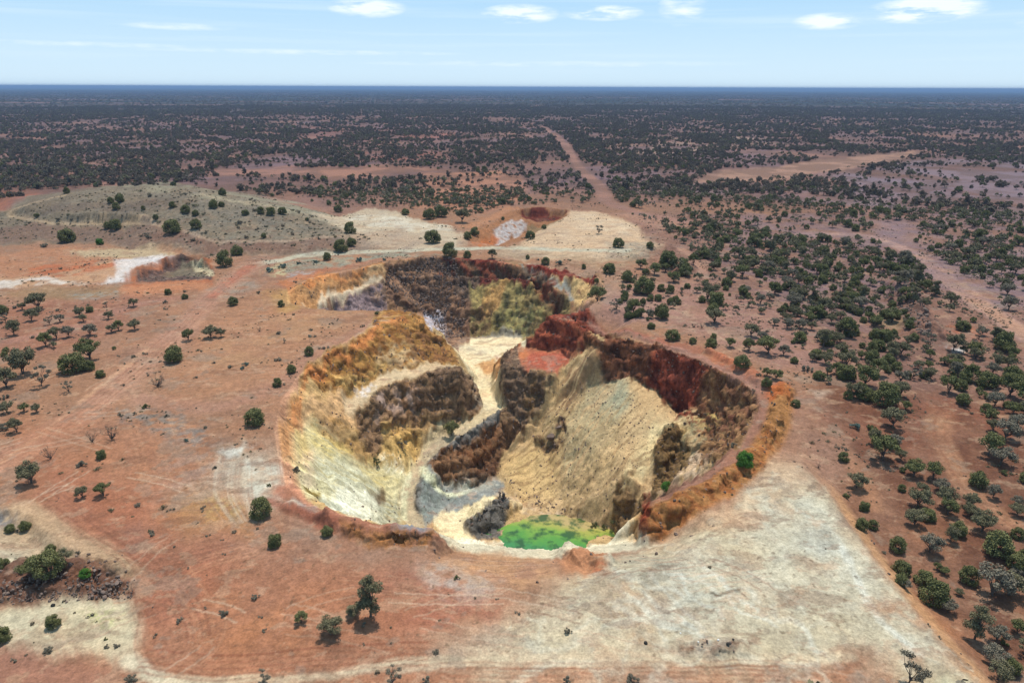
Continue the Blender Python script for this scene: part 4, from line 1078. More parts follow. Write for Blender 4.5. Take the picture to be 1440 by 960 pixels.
mx.inputs[6].default_value = (.05, .038, .030, 1); mx.inputs[7].default_value = (.16, .125, .10, 1); nt.links.new(mx.outputs[2], b.inputs['Base Color'])

class Rng:
    def __init__(s, seed): s.r = np.random.RandomState(seed)
def leaves_mesh(name, blobs, n, size, seed, mat, shell=.55, flat=0.0):
    """blobs: (cx,cy,cz,rx,ry,rz,weight)"""
    rs = np.random.RandomState(seed)
    B = np.array(blobs, float); w = B[:, 6] / B[:, 6].sum()
    k = rs.choice(len(B), n, p=w)
    d = rs.normal(size=(n, 3)); d /= np.linalg.norm(d, axis=1)[:, None]
    rad = shell + (1 - shell) * rs.rand(n) ** .6
    c = B[k, :3] + d * rad[:, None] * B[k, 3:6]
    c[:, 2] = np.maximum(c[:, 2], .03)
    nrm = d * .8 + rs.normal(size=(n, 3)) * .75 + np.array([0, 0, .35]); nrm /= np.linalg.norm(nrm, axis=1)[:, None]
    t = np.cross(nrm, rs.normal(size=(n, 3))); t /= np.linalg.norm(t, axis=1)[:, None]
    b = np.cross(nrm, t)
    s = size * (.6 + .8 * rs.rand(n))[:, None]
    v = np.stack([c - t * s * .5, c + b * s * .36, c + t * s * .5, c - b * s * .36], 1).reshape(-1, 3)
    me = bpy.data.meshes.new(name)
    me.vertices.add(len(v)); me.vertices.foreach_set('co', v.astype(np.float32).ravel())
    me.loops.add(n * 4); me.polygons.add(n)
    me.loops.foreach_set('vertex_index', np.arange(n * 4, dtype=np.int32)); me.polygons.foreach_set('loop_start', np.arange(0, n * 4, 4, dtype=np.int32))
    me.update(calc_edges=True); me.materials.append(mat)
    return me
def tube_mesh(name, paths, mat, sides=6):
    """paths: list of [(x,y,z,r), ...]"""
    V_, F_ = [], []
    for p in paths:
        base = len(V_); n = len(p)
        for i, (x, y, z, r) in enumerate(p):
            a, b = p[max(i - 1, 0)], p[min(i + 1, n - 1)]
            d = Vector((b[0] - a[0], b[1] - a[1], b[2] - a[2])).normalized()
            u = d.orthogonal().normalized(); w = d.cross(u)
            for s in range(sides):
                q = Vector((x, y, z)) + (u * math.cos(s / sides * math.tau) + w * math.sin(s / sides * math.tau)) * r
                V_.append(q[:])
        for i in range(n - 1):
            for s in range(sides):
                F_.append((base + i * sides + s, base + i * sides + (s + 1) % sides, base + (i + 1) * sides + (s + 1) % sides, base + (i + 1) * sides + s))
        F_.append(tuple(base + (n - 1) * sides + s for s in range(sides)))
    me = bpy.data.meshes.new(name); me.from_pydata(V_, [], F_); me.update(); me.materials.append(mat)
    return me
def limb(rnd, a, b, r0, r1, wob=.1, n=4):
    out = []
    for i in range(n + 1):
        t = i / n
        j = wob * math.sin(t * math.pi)
        out.append((a[0] + (b[0] - a[0]) * t + rnd.uniform(-j, j), a[1] + (b[1] - a[1]) * t + rnd.uniform(-j, j), a[2] + (b[2] - a[2]) * t, r0 + (r1 - r0) * t))
    return out
PROTO = {}
def make_proto(key, kind, seed, lo=False):
    """meshes of one kind of plant, nominal crown width 1 unit = 1 m * scale later (built at width 3)"""
    rnd = random.Random(seed); bl = []; br = []
    if kind == 'dome':
        mat, n, sz, sh = M_GREEN, 6000, .15, .45
        for i in range(26):
            a = rnd.uniform(0, math.tau); q = rnd.random() ** .5; rr_ = q * 1.05; z = .45 + 1.55 * math.sqrt(max(0, 1 - q * q)) * rnd.uniform(.72, 1.05)
            r = rnd.uniform(.4, .62); bl.append((rr_ * math.cos(a), rr_ * math.sin(a), z, r, r, r * .85, r * r))
        for i in range(9):
            a = i / 9 * math.tau; bl.append((.9 * math.cos(a), .9 * math.sin(a), rnd.uniform(.4, .7), .4, .4, .35, .16))
        for i in range(5):
            a = rnd.uniform(0, math.tau); br.append(limb(rnd, (0, 0, -.3), (.6 * math.cos(a), .6 * math.sin(a), 1.2), .07, .025))
    elif kind == 'umbrella':
        mat, n, sz, sh = M_OLIVE, 4200, .15, .2
        for i in range(20):
            a = rnd.uniform(0, math.tau); q = rnd.random() ** .5 * 1.15; z = 1.75 + .75 * (1 - q * q * .8) + rnd.uniform(-.75, .12)
            r = rnd.uniform(.38, .62); bl.append((q * math.cos(a), q * math.sin(a), z, r, r, r * .75, r * r))
            if i % 2 == 0: br.append(limb(rnd, (.1 * math.cos(a), .1 * math.sin(a), .5), (q * math.cos(a), q * math.sin(a), z), .045, .012, .15))
        br.append(limb(rnd, (0, 0, -.3), (.05, .02, .9), .09, .06)); br.append(limb(rnd, (.04, 0, -.2), (-.2, .15, 1.2), .06, .04)); 
    elif kind == 'tall':
        mat, n, sz, sh = M_OLIVE, 5500, .14, .2
        for i in range(17):
            a = rnd.uniform(0, math.tau); z = rnd.uniform(1.1, 4.0); q = (1.15 if z < 2.6 else .9) * rnd.random() ** .5
            r = rnd.uniform(.36, .65); bl.append((q * math.cos(a), q * math.sin(a), z, r, r, r * .8, r * r))
            br.append(limb(rnd, (0, 0, min(z - .6, 1.5)), (q * math.cos(a), q * math.sin(a), z), .05, .015, .2))
        br.append(limb(rnd, (0, 0, -.3), (.1, 0, 2.4), .13, .06)); br.append(limb(rnd, (0, 0, .2), (-.3, .2, 2.2), .09, .05))
    elif kind == 'open':
        mat, n, sz, sh = M_GREY, 1800, .13, .1
        for i in range(10):
            a = rnd.uniform(0, math.tau); q = rnd.random() ** .5 * 1.2; z = rnd.uniform(1.2, 2.5)
            r = rnd.uniform(.25, .45); bl.append((q * math.cos(a), q * math.sin(a), z, r, r, r * .7, r * r))
            br.append(limb(rnd, (0, 0, .3), (q * math.cos(a), q * math.sin(a), z), .045, .012, .2))
        br.append(limb(rnd, (0, 0, -.3), (0, 0, .7), .08, .055))
    elif kind == 'shrub':
        mat, n, sz, sh = M_GREY, 2200, .14, .2
        for i in range(12):
            a = rnd.uniform(0, math.tau); q = rnd.random() ** .5 * 1.1; z = rnd.uniform(.3, 1.3) * (1 - q * .3)
            r = rnd.uniform(.3, .45); bl.append((q * math.cos(a), q * math.sin(a), z, r, r, r * .8, r * r))
            br.append(limb(rnd, (0, 0, -.2), (q * math.cos(a), q * math.sin(a), z), .03, .01, .15))
    elif kind == 'dead':
        mat, n, sz, sh = M_DRY, 90, .14, .2
        for i in range(16):
            a = rnd.uniform(0, math.tau); q = rnd.uniform(.5, 1.4); z = rnd.uniform(.6, 2.2)
            e = (q * math.cos(a), q * math.sin(a), z); br.append(limb(rnd, (0, 0, .1), e, .05, .012, .25))
            for _ in range(3):
                e2 = (e[0] + rnd.uniform(-.4, .4), e[1] + rnd.uniform(-.4, .4), e[2] + rnd.uniform(-.1, .5)); br.append(limb(rnd, e, e2, .016, .006, .05, 2))
            bl.append((*e, .3, .3, .3, 1))
    if lo: n = int(n * .09); sz *= 2.9; br = br[:1] if kind != 'umbrella' else br[-2:]
    PROTO[key] = (leaves_mesh('crown', bl, n, sz, seed, mat, sh), tube_mesh('trunk', br, bk, 4 if lo else 6))
    return mat
def recolour(key, src, mat):
    c, t = PROTO[src]; c2 = c.copy(); c2.materials.clear(); c2.materials.append(mat); PROTO[key] = (c2, t)
for s in range(3):
    make_proto('dome%d' % s, 'dome', 10 + s); make_proto('umbrella%d' % s, 'umbrella', 20 + s)
    make_proto('open%d' % s, 'open', 40 + s); make_proto('shrub%d' % s, 'shrub', 50 + s); make_proto('dead%d' % s, 'dead', 60 + s)
    make_proto('tall%d' % s, 'tall', 30 + s)
    recolour('bright%d' % s, 'dome%d' % s, M_BRIGHT); recolour('salt%d' % s, 'shrub%d' % s, M_SALT)
    recolour('greygum%d' % s, 'umbrella%d' % s, M_GREY); recolour('greenshrub%d' % s, 'shrub%d' % s, M_GREEN)
    recolour('darkumb%d' % s, 'umbrella%d' % s, M_GREEN)
KINDNAME = {'dome': ('round_bush', 'bush'), 'bright': ('round_bush', 'bush'), 'umbrella': ('mulga_tree', 'tree'), 'darkumb': ('mulga_tree', 'tree'), 'tall': ('gum_tree', 'tree'), 'open': ('mulga_tree', 'tree'),
            'greygum': ('mulga_tree', 'tree'), 'shrub': ('shrub', 'shrub'), 'salt': ('saltbush', 'shrub'), 'greenshrub': ('shrub', 'shrub'), 'dead': ('dead_shrub', 'dead shrub')}
PLANTS = []
def plant(px, py, w, kind, label=None, zs_=1.0, rnd=random.Random(5), world_xy=None, group=None, wm=None):
    x, y = world_xy if world_xy else hit(px, py)
    dep = y * math.cos(PITCH) + CAM_H * math.sin(PITCH)
    wid = wm if wm else w * dep / FPX
    PLANTS.append(dict(x=x, y=y, w=wid, kind=kind, label=label, zs=zs_ * rnd.uniform(.9, 1.15), rz=rnd.uniform(0, math.tau), v=rnd.randrange(3), app=wid / dep, group=group, px=px, py=py))
def add_plant(p):
    nm, cat = KINDNAME[p['kind']]
    z = float(height(np.array([p['x']]), np.array([p['y']]))[0])
    root = bpy.data.objects.new(nm, None); COL.objects.link(root)
    root.location = (p['x'], p['y'], z - .03); root.rotation_euler = (0, 0, p['rz'])
    k = p['w'] / 2.9; root.scale = (k, k, k * p['zs'])
    root.empty_display_size = .3
    c, t = PROTO[p['kind'] + str(p['v'])]
    for me, n in ((c, 'crown'), (t, 'stems' if cat in ('bush', 'shrub', 'dead shrub') else 'trunk')):
        if p['kind'] == 'dead' and n == 'crown': n = 'dry_leaves'
        o = bpy.data.objects.new(n, me); o.parent = root; COL.objects.link(o)
    tag(root, p['label'], cat, p['group'])
    return root
exec_named = [
 # px, py(base), width px, kind, label, height factor
 (245,508,29,'dome','dark green round bush alone beside the wide dirt track above the scraped ground'),
 (265,478,17,'darkumb','small dark tree on short trunk just beyond the lone round bush by the track'),
 (297,475,22,'umbrella','open olive tree, larger of the pair on the orange flat beside the track'),
 (311,474,14,'umbrella','slim olive tree, smaller of the pair on the orange flat beside the track'),
 (358,596,31,'dome','large dark bush on the flat just west of the main pit rim'),
 (390,543,15,'dome','lowest of three small dark bushes in a row along the pit rim'),
 (410,524,15,'dome','middle of three small dark bushes in a row along the pit rim'),
 (435,500,15,'dome','upper of three small dark bushes in a row along the pit rim'),
 (328,429,15,'dome','small dark round bush on grey gravel beside the red access track'),
 (396,431,11,'dome','tiny dark bush at the tip of the second pit'),
 (363,413,8,'shrub','tiny brown shrub on the red flat left of the second pit'),
 (317,374,25,'dome','big dark bush at the hill foot beside the red access track'),
 (333,359,19,'dome','dark bush just behind the big bush at the hill foot'),
 (367,727,34,'dome','large dark bush at the pit rim corner by the white scraped ground'),
 (387,766,22,'dome','round dark bush on grey gravel below the rim path'),
 (460,752,19,'dome','dark green bush on the orange windrow of the rim path'),
 (417,664,15,'shrub','brown shrub clinging to the cream west wall of the pit'),
 (530,650,15,'greenshrub','green shrub on the sandy slope low in the west wall', 1.6),
 (566,634,18,'open','thin pale tree on the sandy slope above the ramp'),
 (635,612,25,'darkumb','dark tree on the ramp edge where the pale track bends'),
 (1047,657,28,'bright','bright green round bush on the purple ledge beside the orange bank'),
 (937,691,18,'bright','small green bush at the edge of the rock spur above the ledge'),
 (1032,629,11,'shrub','small dark shrub on the inner edge of the purple ledge'),
 (1118,571,15,'dome','small dark bush at the top end of the orange bank'),
 (522,868,46,'tall','tallest tree, dark double crown on the red flat in the foreground'),
 (465,893,36,'umbrella','olive tree with bare low branches beside the tallest tree'),
 (424,878,20,'darkumb','small green tree joined by a bare branch to its neighbour in the foreground'),
 (500,866,26,'tall','low dark crown tucked against the tallest tree', .6),
 (361,843,15,'shrub','small grey shrub in line with the tallest tree on red wheel tracks'),
 (315,865,16,'shrub','low spreading grey shrub on the red wheel tracks'),
 (252,874,13,'shrub','low grey shrub on orange wheel tracks'),
 (373,888,9,'shrub','tiny shrub on the red flat left of the small green tree'),
 (800,888,14,'shrub','small grey shrub alone on the cream ground below the pond'),
 (643,815,11,'greenshrub','tiny dark shrub on the pale patch below the windrow'),
 (612,918,12,'shrub','thin grey shrub just above the white wheel tracks'),
 (372,962,22,'open','grey open shrub cut by the bottom edge, lefthand of two'),
 (552,962,28,'open','grey open shrub cut by the bottom edge beside the white track'),
 (600,962,18,'shrub','brown low shrub at the bottom edge below the thin grey shrub'),
 (890,962,22,'shrub','grey shrub at the bottom edge below the lone cream ground shrub'),
 (798,962,18,'shrub','thin shrub at the bottom edge on red ground'),
 (1278,962,44,'open','grey leafless looking bush at the bottom edge on the white fan'),
 (185,962,22,'shrub','grey shrub at the bottom edge beside the white gully'),
 (70,812,44,'dome','large dark bush massed against the brown rock spoil'),
 (48,812,34,'darkumb','dark tree crown leaning from the large bush towards pale ground'),
 (90,797,28,'umbrella','olive tree standing behind the large dark bush on the spoil'),
 (121,812,17,'bright','bright green bush in the middle of the brown rock spoil'),
 (77,882,22,'dome','round green bush on the cream wash below the spoil'),
 (6,902,26,'dome','dark bush at the picture edge on the cream wash'),
 (36,745,18,'dome','round dark bush on the pale bank below the grey puddle'),
 (15,748,16,'dome','dark bush nearest the grey puddle'),
 (5,800,20,'dome','dark bush on white ground at the picture edge'),
 (72,776,15,'dome','small dark bush on the tan slope above the spoil'),
 (68,918,17,'shrub','grey shrub on the lower edge of the cream wash'),
 (165,910,12,'shrub','small grey shrub at the right end of the cream wash'),
 (152,912,10,'shrub','tiny grey shrub beside its twin at the end of the cream wash'),
 (150,900,8,'greenshrub','tiny dark shrub in the middle of the cream wash'),
 (110,778,9,'shrub','tiny shrub on the tan lip above the rock spoil'),
 (22,748,10,'shrub','low shrub between the two bushes below the grey puddle'),
 (45,679,34,'umbrella','dark spreading tree on the orange flat beside the wide track'),
 (116,699,18,'umbrella','small leaning flat topped tree on the orange flat'),
 (146,698,22,'darkumb','dark tree casting a round shade on the orange flat'),
 (143,645,16,'dome','small dark bush above the dark tree on the orange flat'),
 (116,657,17,'shrub','pale shrub left of the small dark bush on the flat'),
 (193,713,11,'shrub','tiny dark shrub alone on the red flat'),
 (206,574,13,'greenshrub','dark shrub standing in the blue grey gravel'),
 (190,582,8,'shrub','tiny shrub on the left of the blue grey gravel'),
 (235,586,9,'shrub','tiny dark shrub right of the blue grey gravel'),
 (288,602,8,'shrub','tiny shrub above the second grey gravel patch'),
 (262,622,9,'salt','tiny grey green shrub on the second grey gravel patch'),
 (173,543,7,'shrub','tiny shrub on the wide track edge'),
 (158,618,28,'dead','bare grey thicket, larger of two on the orange flat'),
 (130,622,20,'dead','bare grey thicket, smaller of two on the orange flat'),
 (72,645,24,'dead','bare thicket behind the dark spreading tree'),
 (222,545,26,'dead','bare branching dead bush beside the wide dirt track'),
 (301,659,9,'shrub','dark stump of a shrub on pale scraped ground'),
 (378,685,8,'greenshrub','tiny dark shrub above the large corner bush'),
 (275,507+25,8,'shrub','tiny shrub east of the bare dead bush'),
 (103,523,38,'dome','largest dark bush in the woodland beside the wide track'),
 (127,506,34,'darkumb','dark broad tree behind the largest bush of the west woodland'),
 (126,520,18,'dome','dark bush between the two broad crowns of the west woodland'),
 (142,529,15,'dome','round bush nearest the wide track in the west woodland'),
 (33,526,40,'umbrella','broad olive tree at the west woodland edge'),
 (60,543,30,'open','thin grey tree with bare trunk in the west woodland'),
 (10,546,30,'umbrella','olive tree at the picture edge in the west woodland'),
 (97,552,17,'open','grey tree between the wide track and the west woodland'),
 (7,562,14,'shrub','small grey shrub under the olive tree at the picture edge'),
 (10,580,20,'umbrella','flat dark tree lower on the picture edge'),
 (35,579,14,'darkumb','small dark tree above the bluish shadow patch'),
 (52,579,14,'umbrella','small olive tree beside the wide track lower end'),
 (24,607,20,'umbrella','lowest tree of the west woodland beside the wide track'),
 (8,603,20,'shrub','grey shrub at the picture edge above the wide track'),
 (55,434,30,'umbrella','broad tree on the brown flat at the far side of the west woodland'),
 (32,436,12,'umbrella','small tree left of the broad tree on the brown flat'),
 (5,441,16,'dome','dark bush at the picture edge level with the brown flat'),
 (23,434,9,'shrub','tiny shrub next to the broad tree on the brown flat'),
 (188,431,14,'umbrella','small umbrella tree on the red soil below the orange track'),
 (150,432,9,'open','thin tree left of the umbrella tree on the red soil'),
 (237,414,11,'dome','tiny dark bush at the end of the orange track'),
 (233,427,9,'shrub','tiny shrub just below the bush at the orange track'),
 (260,420,10,'dome','flat little bush right of the orange track end'),
 (70,456,14,'open','thin tree on pink soil, farthest left of the straggling row'),
 (153,449,13,'umbrella','farthest tree of the straggling row by the wide track'),
 (118,453,13,'umbrella','small tree in the straggling row, above the grey stone patch'),
 (190,464,18,'umbrella','tree nearest the wide track in the straggling row'),
 (157,468,15,'umbrella','left tree of the close pair in the straggling row'),
 (167,465,15,'darkumb','right tree of the close pair in the straggling row'),
 (80,477,20,'umbrella','dark tree at the low end of the straggling row'),
 (97,474,17,'greygum','grey tree next to the dark one in the straggling row'),
 (127,472,19,'greygum','wide grey tree in the middle of the straggling row'),
 (65,488,21,'darkumb','dark tree on the pale gravel below the straggling row'),
 (20,472,22,'umbrella','tree with bare stems on the pink flat at the west'),
 (8,453,14,'open','thin grey tree on the far west pink flat'),
 (6,501,10,'dome','small round bush at the west edge of the pink flat'),
 (45,476,8,'shrub','tiny shrub on the pink flat'),
 (300,511,7,'shrub','tiny dark shrub on the orange flat centre'),
 (392,470,9,'shrub','tiny shrub on the tan ground above the pit rim'),
 (437,465,7,'shrub','tiny shrub nearest the pit rim on the tan ground'),
 (530,441,9,'greenshrub','tiny dark shrub on the crest between the two pits'),
 (510,460,8,'shrub','tiny shrub below the crest between the two pits'),
 (365,466,9,'dead','grey twiggy shrub on the tan ground'),
 (400,482,7,'open','slender bare sapling on the tan ground'),
 (340,520,9,'salt','tiny grey shrub on the stony patch of the orange flat'),
 (345,513,11,'salt','grey shrub on the stony patch of the orange flat'),
 (325,517,9,'shrub','tiny brown shrub on the stony patch of the orange flat'),
 (493,328,19,'dome','dark bush on the pale slope where the hill track ends'),
 (480,354,23,'dome','large dark bush beside the pale haul road'),
 (494,346,15,'dome','dark bush behind the large one beside the haul road'),
 (608,342,24,'dome','large round bush on the pale sheet between road and third pit'),
 (633,361,24,'dome','large dark bush on the rim above the dark red cliff'),
 (657,362,13,'dome','small dark bush on the rim right of the large one'),
 (692,364,13,'umbrella','little tree standing on the rim over the red cliff'),
 (460,366,13,'dome','dark bush on the near verge of the haul road'),
 (506,368,13,'salt','grey green bush on the verge below the haul road'),
 (444,370,10,'salt','grey green bush on the verge left of the dark one'),
 (398,377,14,'salt','grey green bush in the yellow patch beside the verge'),
 (380,382,15,'salt','lowest grey green bush in the yellow patch'),
 (420,372,8,'salt','tiny grey green bush on the verge'),
 (540,367,8,'salt','tiny grey green bush above the orange pit rim'),
 (476,298,13,'dome','dark bush on the skyline of the pale slope'),
 (570,302,12,'dome','round bush at the far edge of the pale sheet'),
 (604,308,20,'dome','left of two broad bushes at the far edge of the pale sheet'),
 (620,305,20,'dome','right of two broad bushes at the far edge of the pale sheet'),
 (650,313,22,'umbrella','olive tree left of the third pit rim'),
 (658,337,14,'dome','left bush of the pair at the third pit'),
 (668,331,15,'dome','right bush of the pair at the third pit'),
 (746,337,15,'dome','dark bush beneath the white face of the third pit'),
 (765,322,9,'dome','small bush on the slope in the third pit'),
 (707,309,6,'dome','tiny bush on the rim of the third pit'),
 (842,329,14,'open','thin grey bush alone on the cream sheet'),
 (870,348,18,'dome','dark bush alone at the near edge of the cream sheet'),
 (914,349,12,'dome','small bush at the right edge of the cream sheet'),
 (767,371,14,'dome','green bush right of the haul road end, larger one'),
 (785,371,12,'salt','grey green bush right of the haul road end'),
 (742,364,7,'dome','tiny bush on the haul road verge above the grey ramp'),
 (756,366,6,'salt','tiny grey green bush on the haul road verge above the grey ramp'),
 (821,378,8,'dome','small bush above the end of the red bank'),
 (856,384,20,'dome','dark oval bush on the brown heap slope'),
 (840,424,26,'darkumb','big green bush beside the hairpin at the second pit', 1.0),
 (839,400,8,'dome','tiny bush above the big one at the hairpin'),
 (881,396,19,'dome','dark bush in the dense clump, nearest the brown heap'),
 (904,413,32,'dome','largest dark bush of the dense clump right of the second pit'),
 (930,409,14,'dome','upright bush beside the largest one of the dense clump'),
 (942,412,14,'dome','bush at the low end of the dense clump'),
 (901,378,18,'darkumb','dark tree at the back of the dense clump'),
 (920,386,20,'darkumb','spreading tree in the back row of the dense clump'),
 (940,374,28,'dome','broad bush farthest back in the dense clump'),
 (962,388,20,'dome','bush at the right end of the back row of the dense clump'),
 (959,411,7,'umbrella','tiny tree right of the dense clump'),
 (980,412,12,'umbrella','small umbrella tree standing alone right of the dense clump'),
 (1006,412,14,'umbrella','umbrella tree farther right on the pink flat'),
 (872,427,10,'dome','small round bush on the mauve flat by the hairpin'),
 (904,427,10,'dome','left one of four small bushes below the dense clump'),
 (914,423,12,'dome','second of four small bushes below the dense clump'),
 (925,423,13,'dome','third of four small bushes below the dense clump'),
 (942,428,11,'dome','last of four small bushes below the dense clump'),
 (954,428,10,'dome','small round bush right of the row of four'),
 (1006,428,27,'dome','broad dark bush on the pink flat'),
 (987,425,12,'dome','dark bush touching the broad one on the pink flat'),
 (1070,441,12,'umbrella','small tree with thin trunk at the right of the pink flat'),
 (1036,420,11,'dead','bare pale tree on the pink flat'),
 (930,448,24,'dome','broad dark bush below the dense clump near the pit rim'),
 (916,462,12,'dome','small dark bush nearest the pit rim strip'),
 (945,478,22,'dome','dark bush above the orange spoil strip'),
 (974,483,12,'dome','small bush above the upper end of the orange spoil strip'),
 (1000,488,18,'dome','dark bush at mid length of the orange spoil strip'),
 (1026,488,16,'darkumb','dark tree right of the bush over the orange spoil strip'),
 (1043,516,24,'dome','large dark bush at the low end of the orange spoil strip'),
 (1056,473,22,'umbrella','olive tree behind the orange spoil strip'),
 (1077,543,16,'dome','round bush beside the top of the orange bank'),
 (1091,534,18,'darkumb','dark tree above the orange bank'),
 (1078,529,15,'darkumb','dark tree left of the one above the orange bank'),
 (1066,530,10,'shrub','grey shrub by the rim path above the orange bank'),
 (1087,554,10,'shrub','brown shrub on the orange bank'),
 (1201,601,18,'salt','blue grey bush at the woodland edge east of the fan'),
 (1229,613,15,'dome','small dark bush behind the blue grey bush'),
 (1240,648,40,'darkumb','broad dark tree between the two dirt tracks'),
 (1255,600,34,'umbrella','broad olive tree at the woodland edge above the broad dark one'),
 (1186,648,18,'dome','dark bush left of the faint dirt track'),
 (1204,686,29,'umbrella','olive tree beside the faint dirt track'),
 (1268,690,13,'dome','small dark bush right of the faint dirt track'),
 (1189,702,10,'dome','small bush near the point of the white fan'),
 (1215,716,17,'dome','dark bush near the edge of the white fan'),
 (1374,684,28,'dome','dense dark bush beside the bend of the sandy track'),
 (1312,675,25,'darkumb','dark tree left of the sandy track'),
 (1296,696,19,'umbrella','olive tree left of the sandy track, below the dark one'),
 (1323,690,23,'greygum','grey tree touching the sandy track'),
 (1329,713,30,'umbrella','broad olive tree where the sandy track bends'),
 (1290,714,34,'umbrella','broad tree below the faint dirt track end'),
 (1364,713,24,'umbrella','olive tree under the bend of the sandy track'),
 (1396,699,20,'greygum','grey tree above the sandy track near the picture edge'),
 (1431,710,18,'greygum','grey tree on the picture edge above the sandy track'),
 (1389,640,34,'darkumb','broad dark tree in thick brush right of the sandy track'),
 (1211,743,20,'dome','left bush of the close pair by the white fan'),
 (1227,743,17,'dome','right bush of the close pair by the white fan'),
 (1261,774,25,'dome','round dark bush next to the white fan, above the group of three'),
 (1244,777,9,'shrub','tiny shrub on the edge of the white fan'),
 (1267,805,26,'dome','topmost of three round bushes down the fan edge'),
 (1297,820,29,'dome','middle of three round bushes down the fan edge'),
 (1310,848,44,'dome','lowest and largest of three round bushes down the fan edge'),
 (1333,862,24,'greygum','grey tree beside the largest bush of the fan edge'),
 (1370,900,40,'tall','tall dark tree at the fan edge near the bottom right'),
 (1286,737,30,'umbrella','olive tree above the round bush row of the fan edge'),
 (1307,777,32,'greygum','grey olive tree left of the largest eastern bush'),
 (1336,762,22,'umbrella','small olive tree in the open brown ground of the east woodland'),
 (1332,724,26,'darkumb','dark tree casting shade on the open brown ground'),
 (1364,724,22,'umbrella','tree at the left of the close row under the sandy track'),
 (1381,748,36,'umbrella','broad tree in the close row under the sandy track'),
 (1430,724,22,'umbrella','tree at the picture edge under the sandy track'),
 (1401,781,44,'dome','largest dark bush in the east woodland'),
 (1430,756,20,'dome','small bush above the largest one of the east woodland'),
 (1317,801,12,'darkumb','little tree on the open brown ground, left of two'),
 (1328,808,14,'darkumb','little tree on the open brown ground, right of two'),
 (1332,822,8,'greenshrub','tiny dark shrub below the two little trees'),
 (1348,837,13,'umbrella','small thin tree right of the lowest round bush'),
 (1394,838,52,'greygum','wide grey tree with open crown in the east woodland'),
 (1418,838,40,'umbrella','olive tree behind the wide grey one'),
 (1400,905,30,'greygum','grey tree behind the tall dark tree'),
 (1412,905,16,'greenshrub','green shrub under the grey tree behind the tall one'),
 (1430,892,22,'darkumb','dark tree at the picture edge below the wide grey one'),
 (1419,945,30,'dome','dark bush in the bottom right cluster, right one'),
 (1397,934,34,'greygum','grey tree at the back of the bottom right cluster'),
 (1402,958,34,'umbrella','front tree of the bottom right cluster'),
 (1440,920,26,'umbrella','tree half cut by the picture edge above the bottom right cluster'),
 (836,742,15,'greenshrub','dark green shrub at the right margin of the green pond'),
 (850,744,14,'greenshrub','green shrub between its neighbour and the rock rib at the pond'),
 (862,743,11,'greenshrub','small green shrub touching the rock rib beside the pond'),
 # shrubs scattered on the waste hill
 (242,328,26,'dome','broad dark tree on the lower track of the waste hill'),
 (277,322,17,'dome','dark tree right of the broad one on the waste hill'),
 (163,322,18,'dome','dark bush on the lower slope of the waste hill, right of two'),
 (152,321,12,'dome','dark bush on the lower slope of the waste hill, left of two'),
 (95,340,24,'dome','dark bush at the western foot of the waste hill'),
 (63,346,14,'shrub','grey shrub at the western foot of the waste hill'),
 (141,344,12,'bright','green bush in the yellow streak at the hill foot'),
 (210,334,12,'shrub','grey shrub below the lower track of the hill'),
 (169,284,14,'dome','upper bush of the dark cluster high on the hill'),
 (164,294,12,'dome','lower bush of the dark cluster high on the hill'),
 (156,286,10,'dome','left bush of the dark cluster high on the hill'),
 (261,299,15,'dome','dark bush in the middle of the waste hill'),
 (243,292,11,'dome','bush left of the dark one in the middle of the hill'),
 (275,302,10,'dome','bush right of the dark one in the middle of the hill'),
 (202,296,7,'dome','small dark bush in the pale gully of the hill'),
 (219,309,9,'dome','small bush on the hill track bend'),
 (345,302,11,'dome','dark bush beside the upper track of the waste hill'),
 (300,292,14,'dome','olive bush on the upper slope of the waste hill'),
 (312,290,9,'dome','small bush next to the olive one on the upper slope'),
 (367,300,12,'dome','left one of three bushes by the upper hill track'),
 (381,302,15,'dome','middle one of three bushes by the upper hill track'),
 (397,301,13,'dome','right one of three bushes by the upper hill track'),
 (371,334,9,'dome','small bush on the lower east slope of the hill'),
 (335,316,12,'shrub','brown shrub on the east slope of the hill'),
 (318,329,6,'shrub','tiny shrub on the east slope of the hill'),
 (449,336,6,'shrub','tiny shrub beside the lower track at the hill end'),
 (52,306,8,'dome','small bush above the lower track at the west of the hill'),
 (83,311,10,'shrub','grey shrub on the lower track of the hill'),
 (101,311,7,'shrub','tiny shrub on the lower track of the hill'),
 (94,272,10,'dome','small bush on the west skyline of the hill'),
 (212,276,9,'shrub','pale green shrub on the hill crest'),
 (313,275,12,'dome','dark bush on the east skyline of the hill'),
 (135,263,8,'dome','small bush on the crest skyline of the hill'),
 (260,275,8,'shrub','brown shrub on the flat crest of the hill'),
 (432,311,6,'dome','tiny bush at the east tail of the hill'),
 (420,300,8,'shrub','grey shrub at the east tail of the hill'),
]
for e in exec_named:
    px, py, w, k, lab = e[:5]
    plant(px, py, w, k, lab, e[5] if len(e) > 5 else 1.0)
print('named', len(PLANTS))
named_xy = np.array([(p['x'], p['y']) for p in PLANTS])

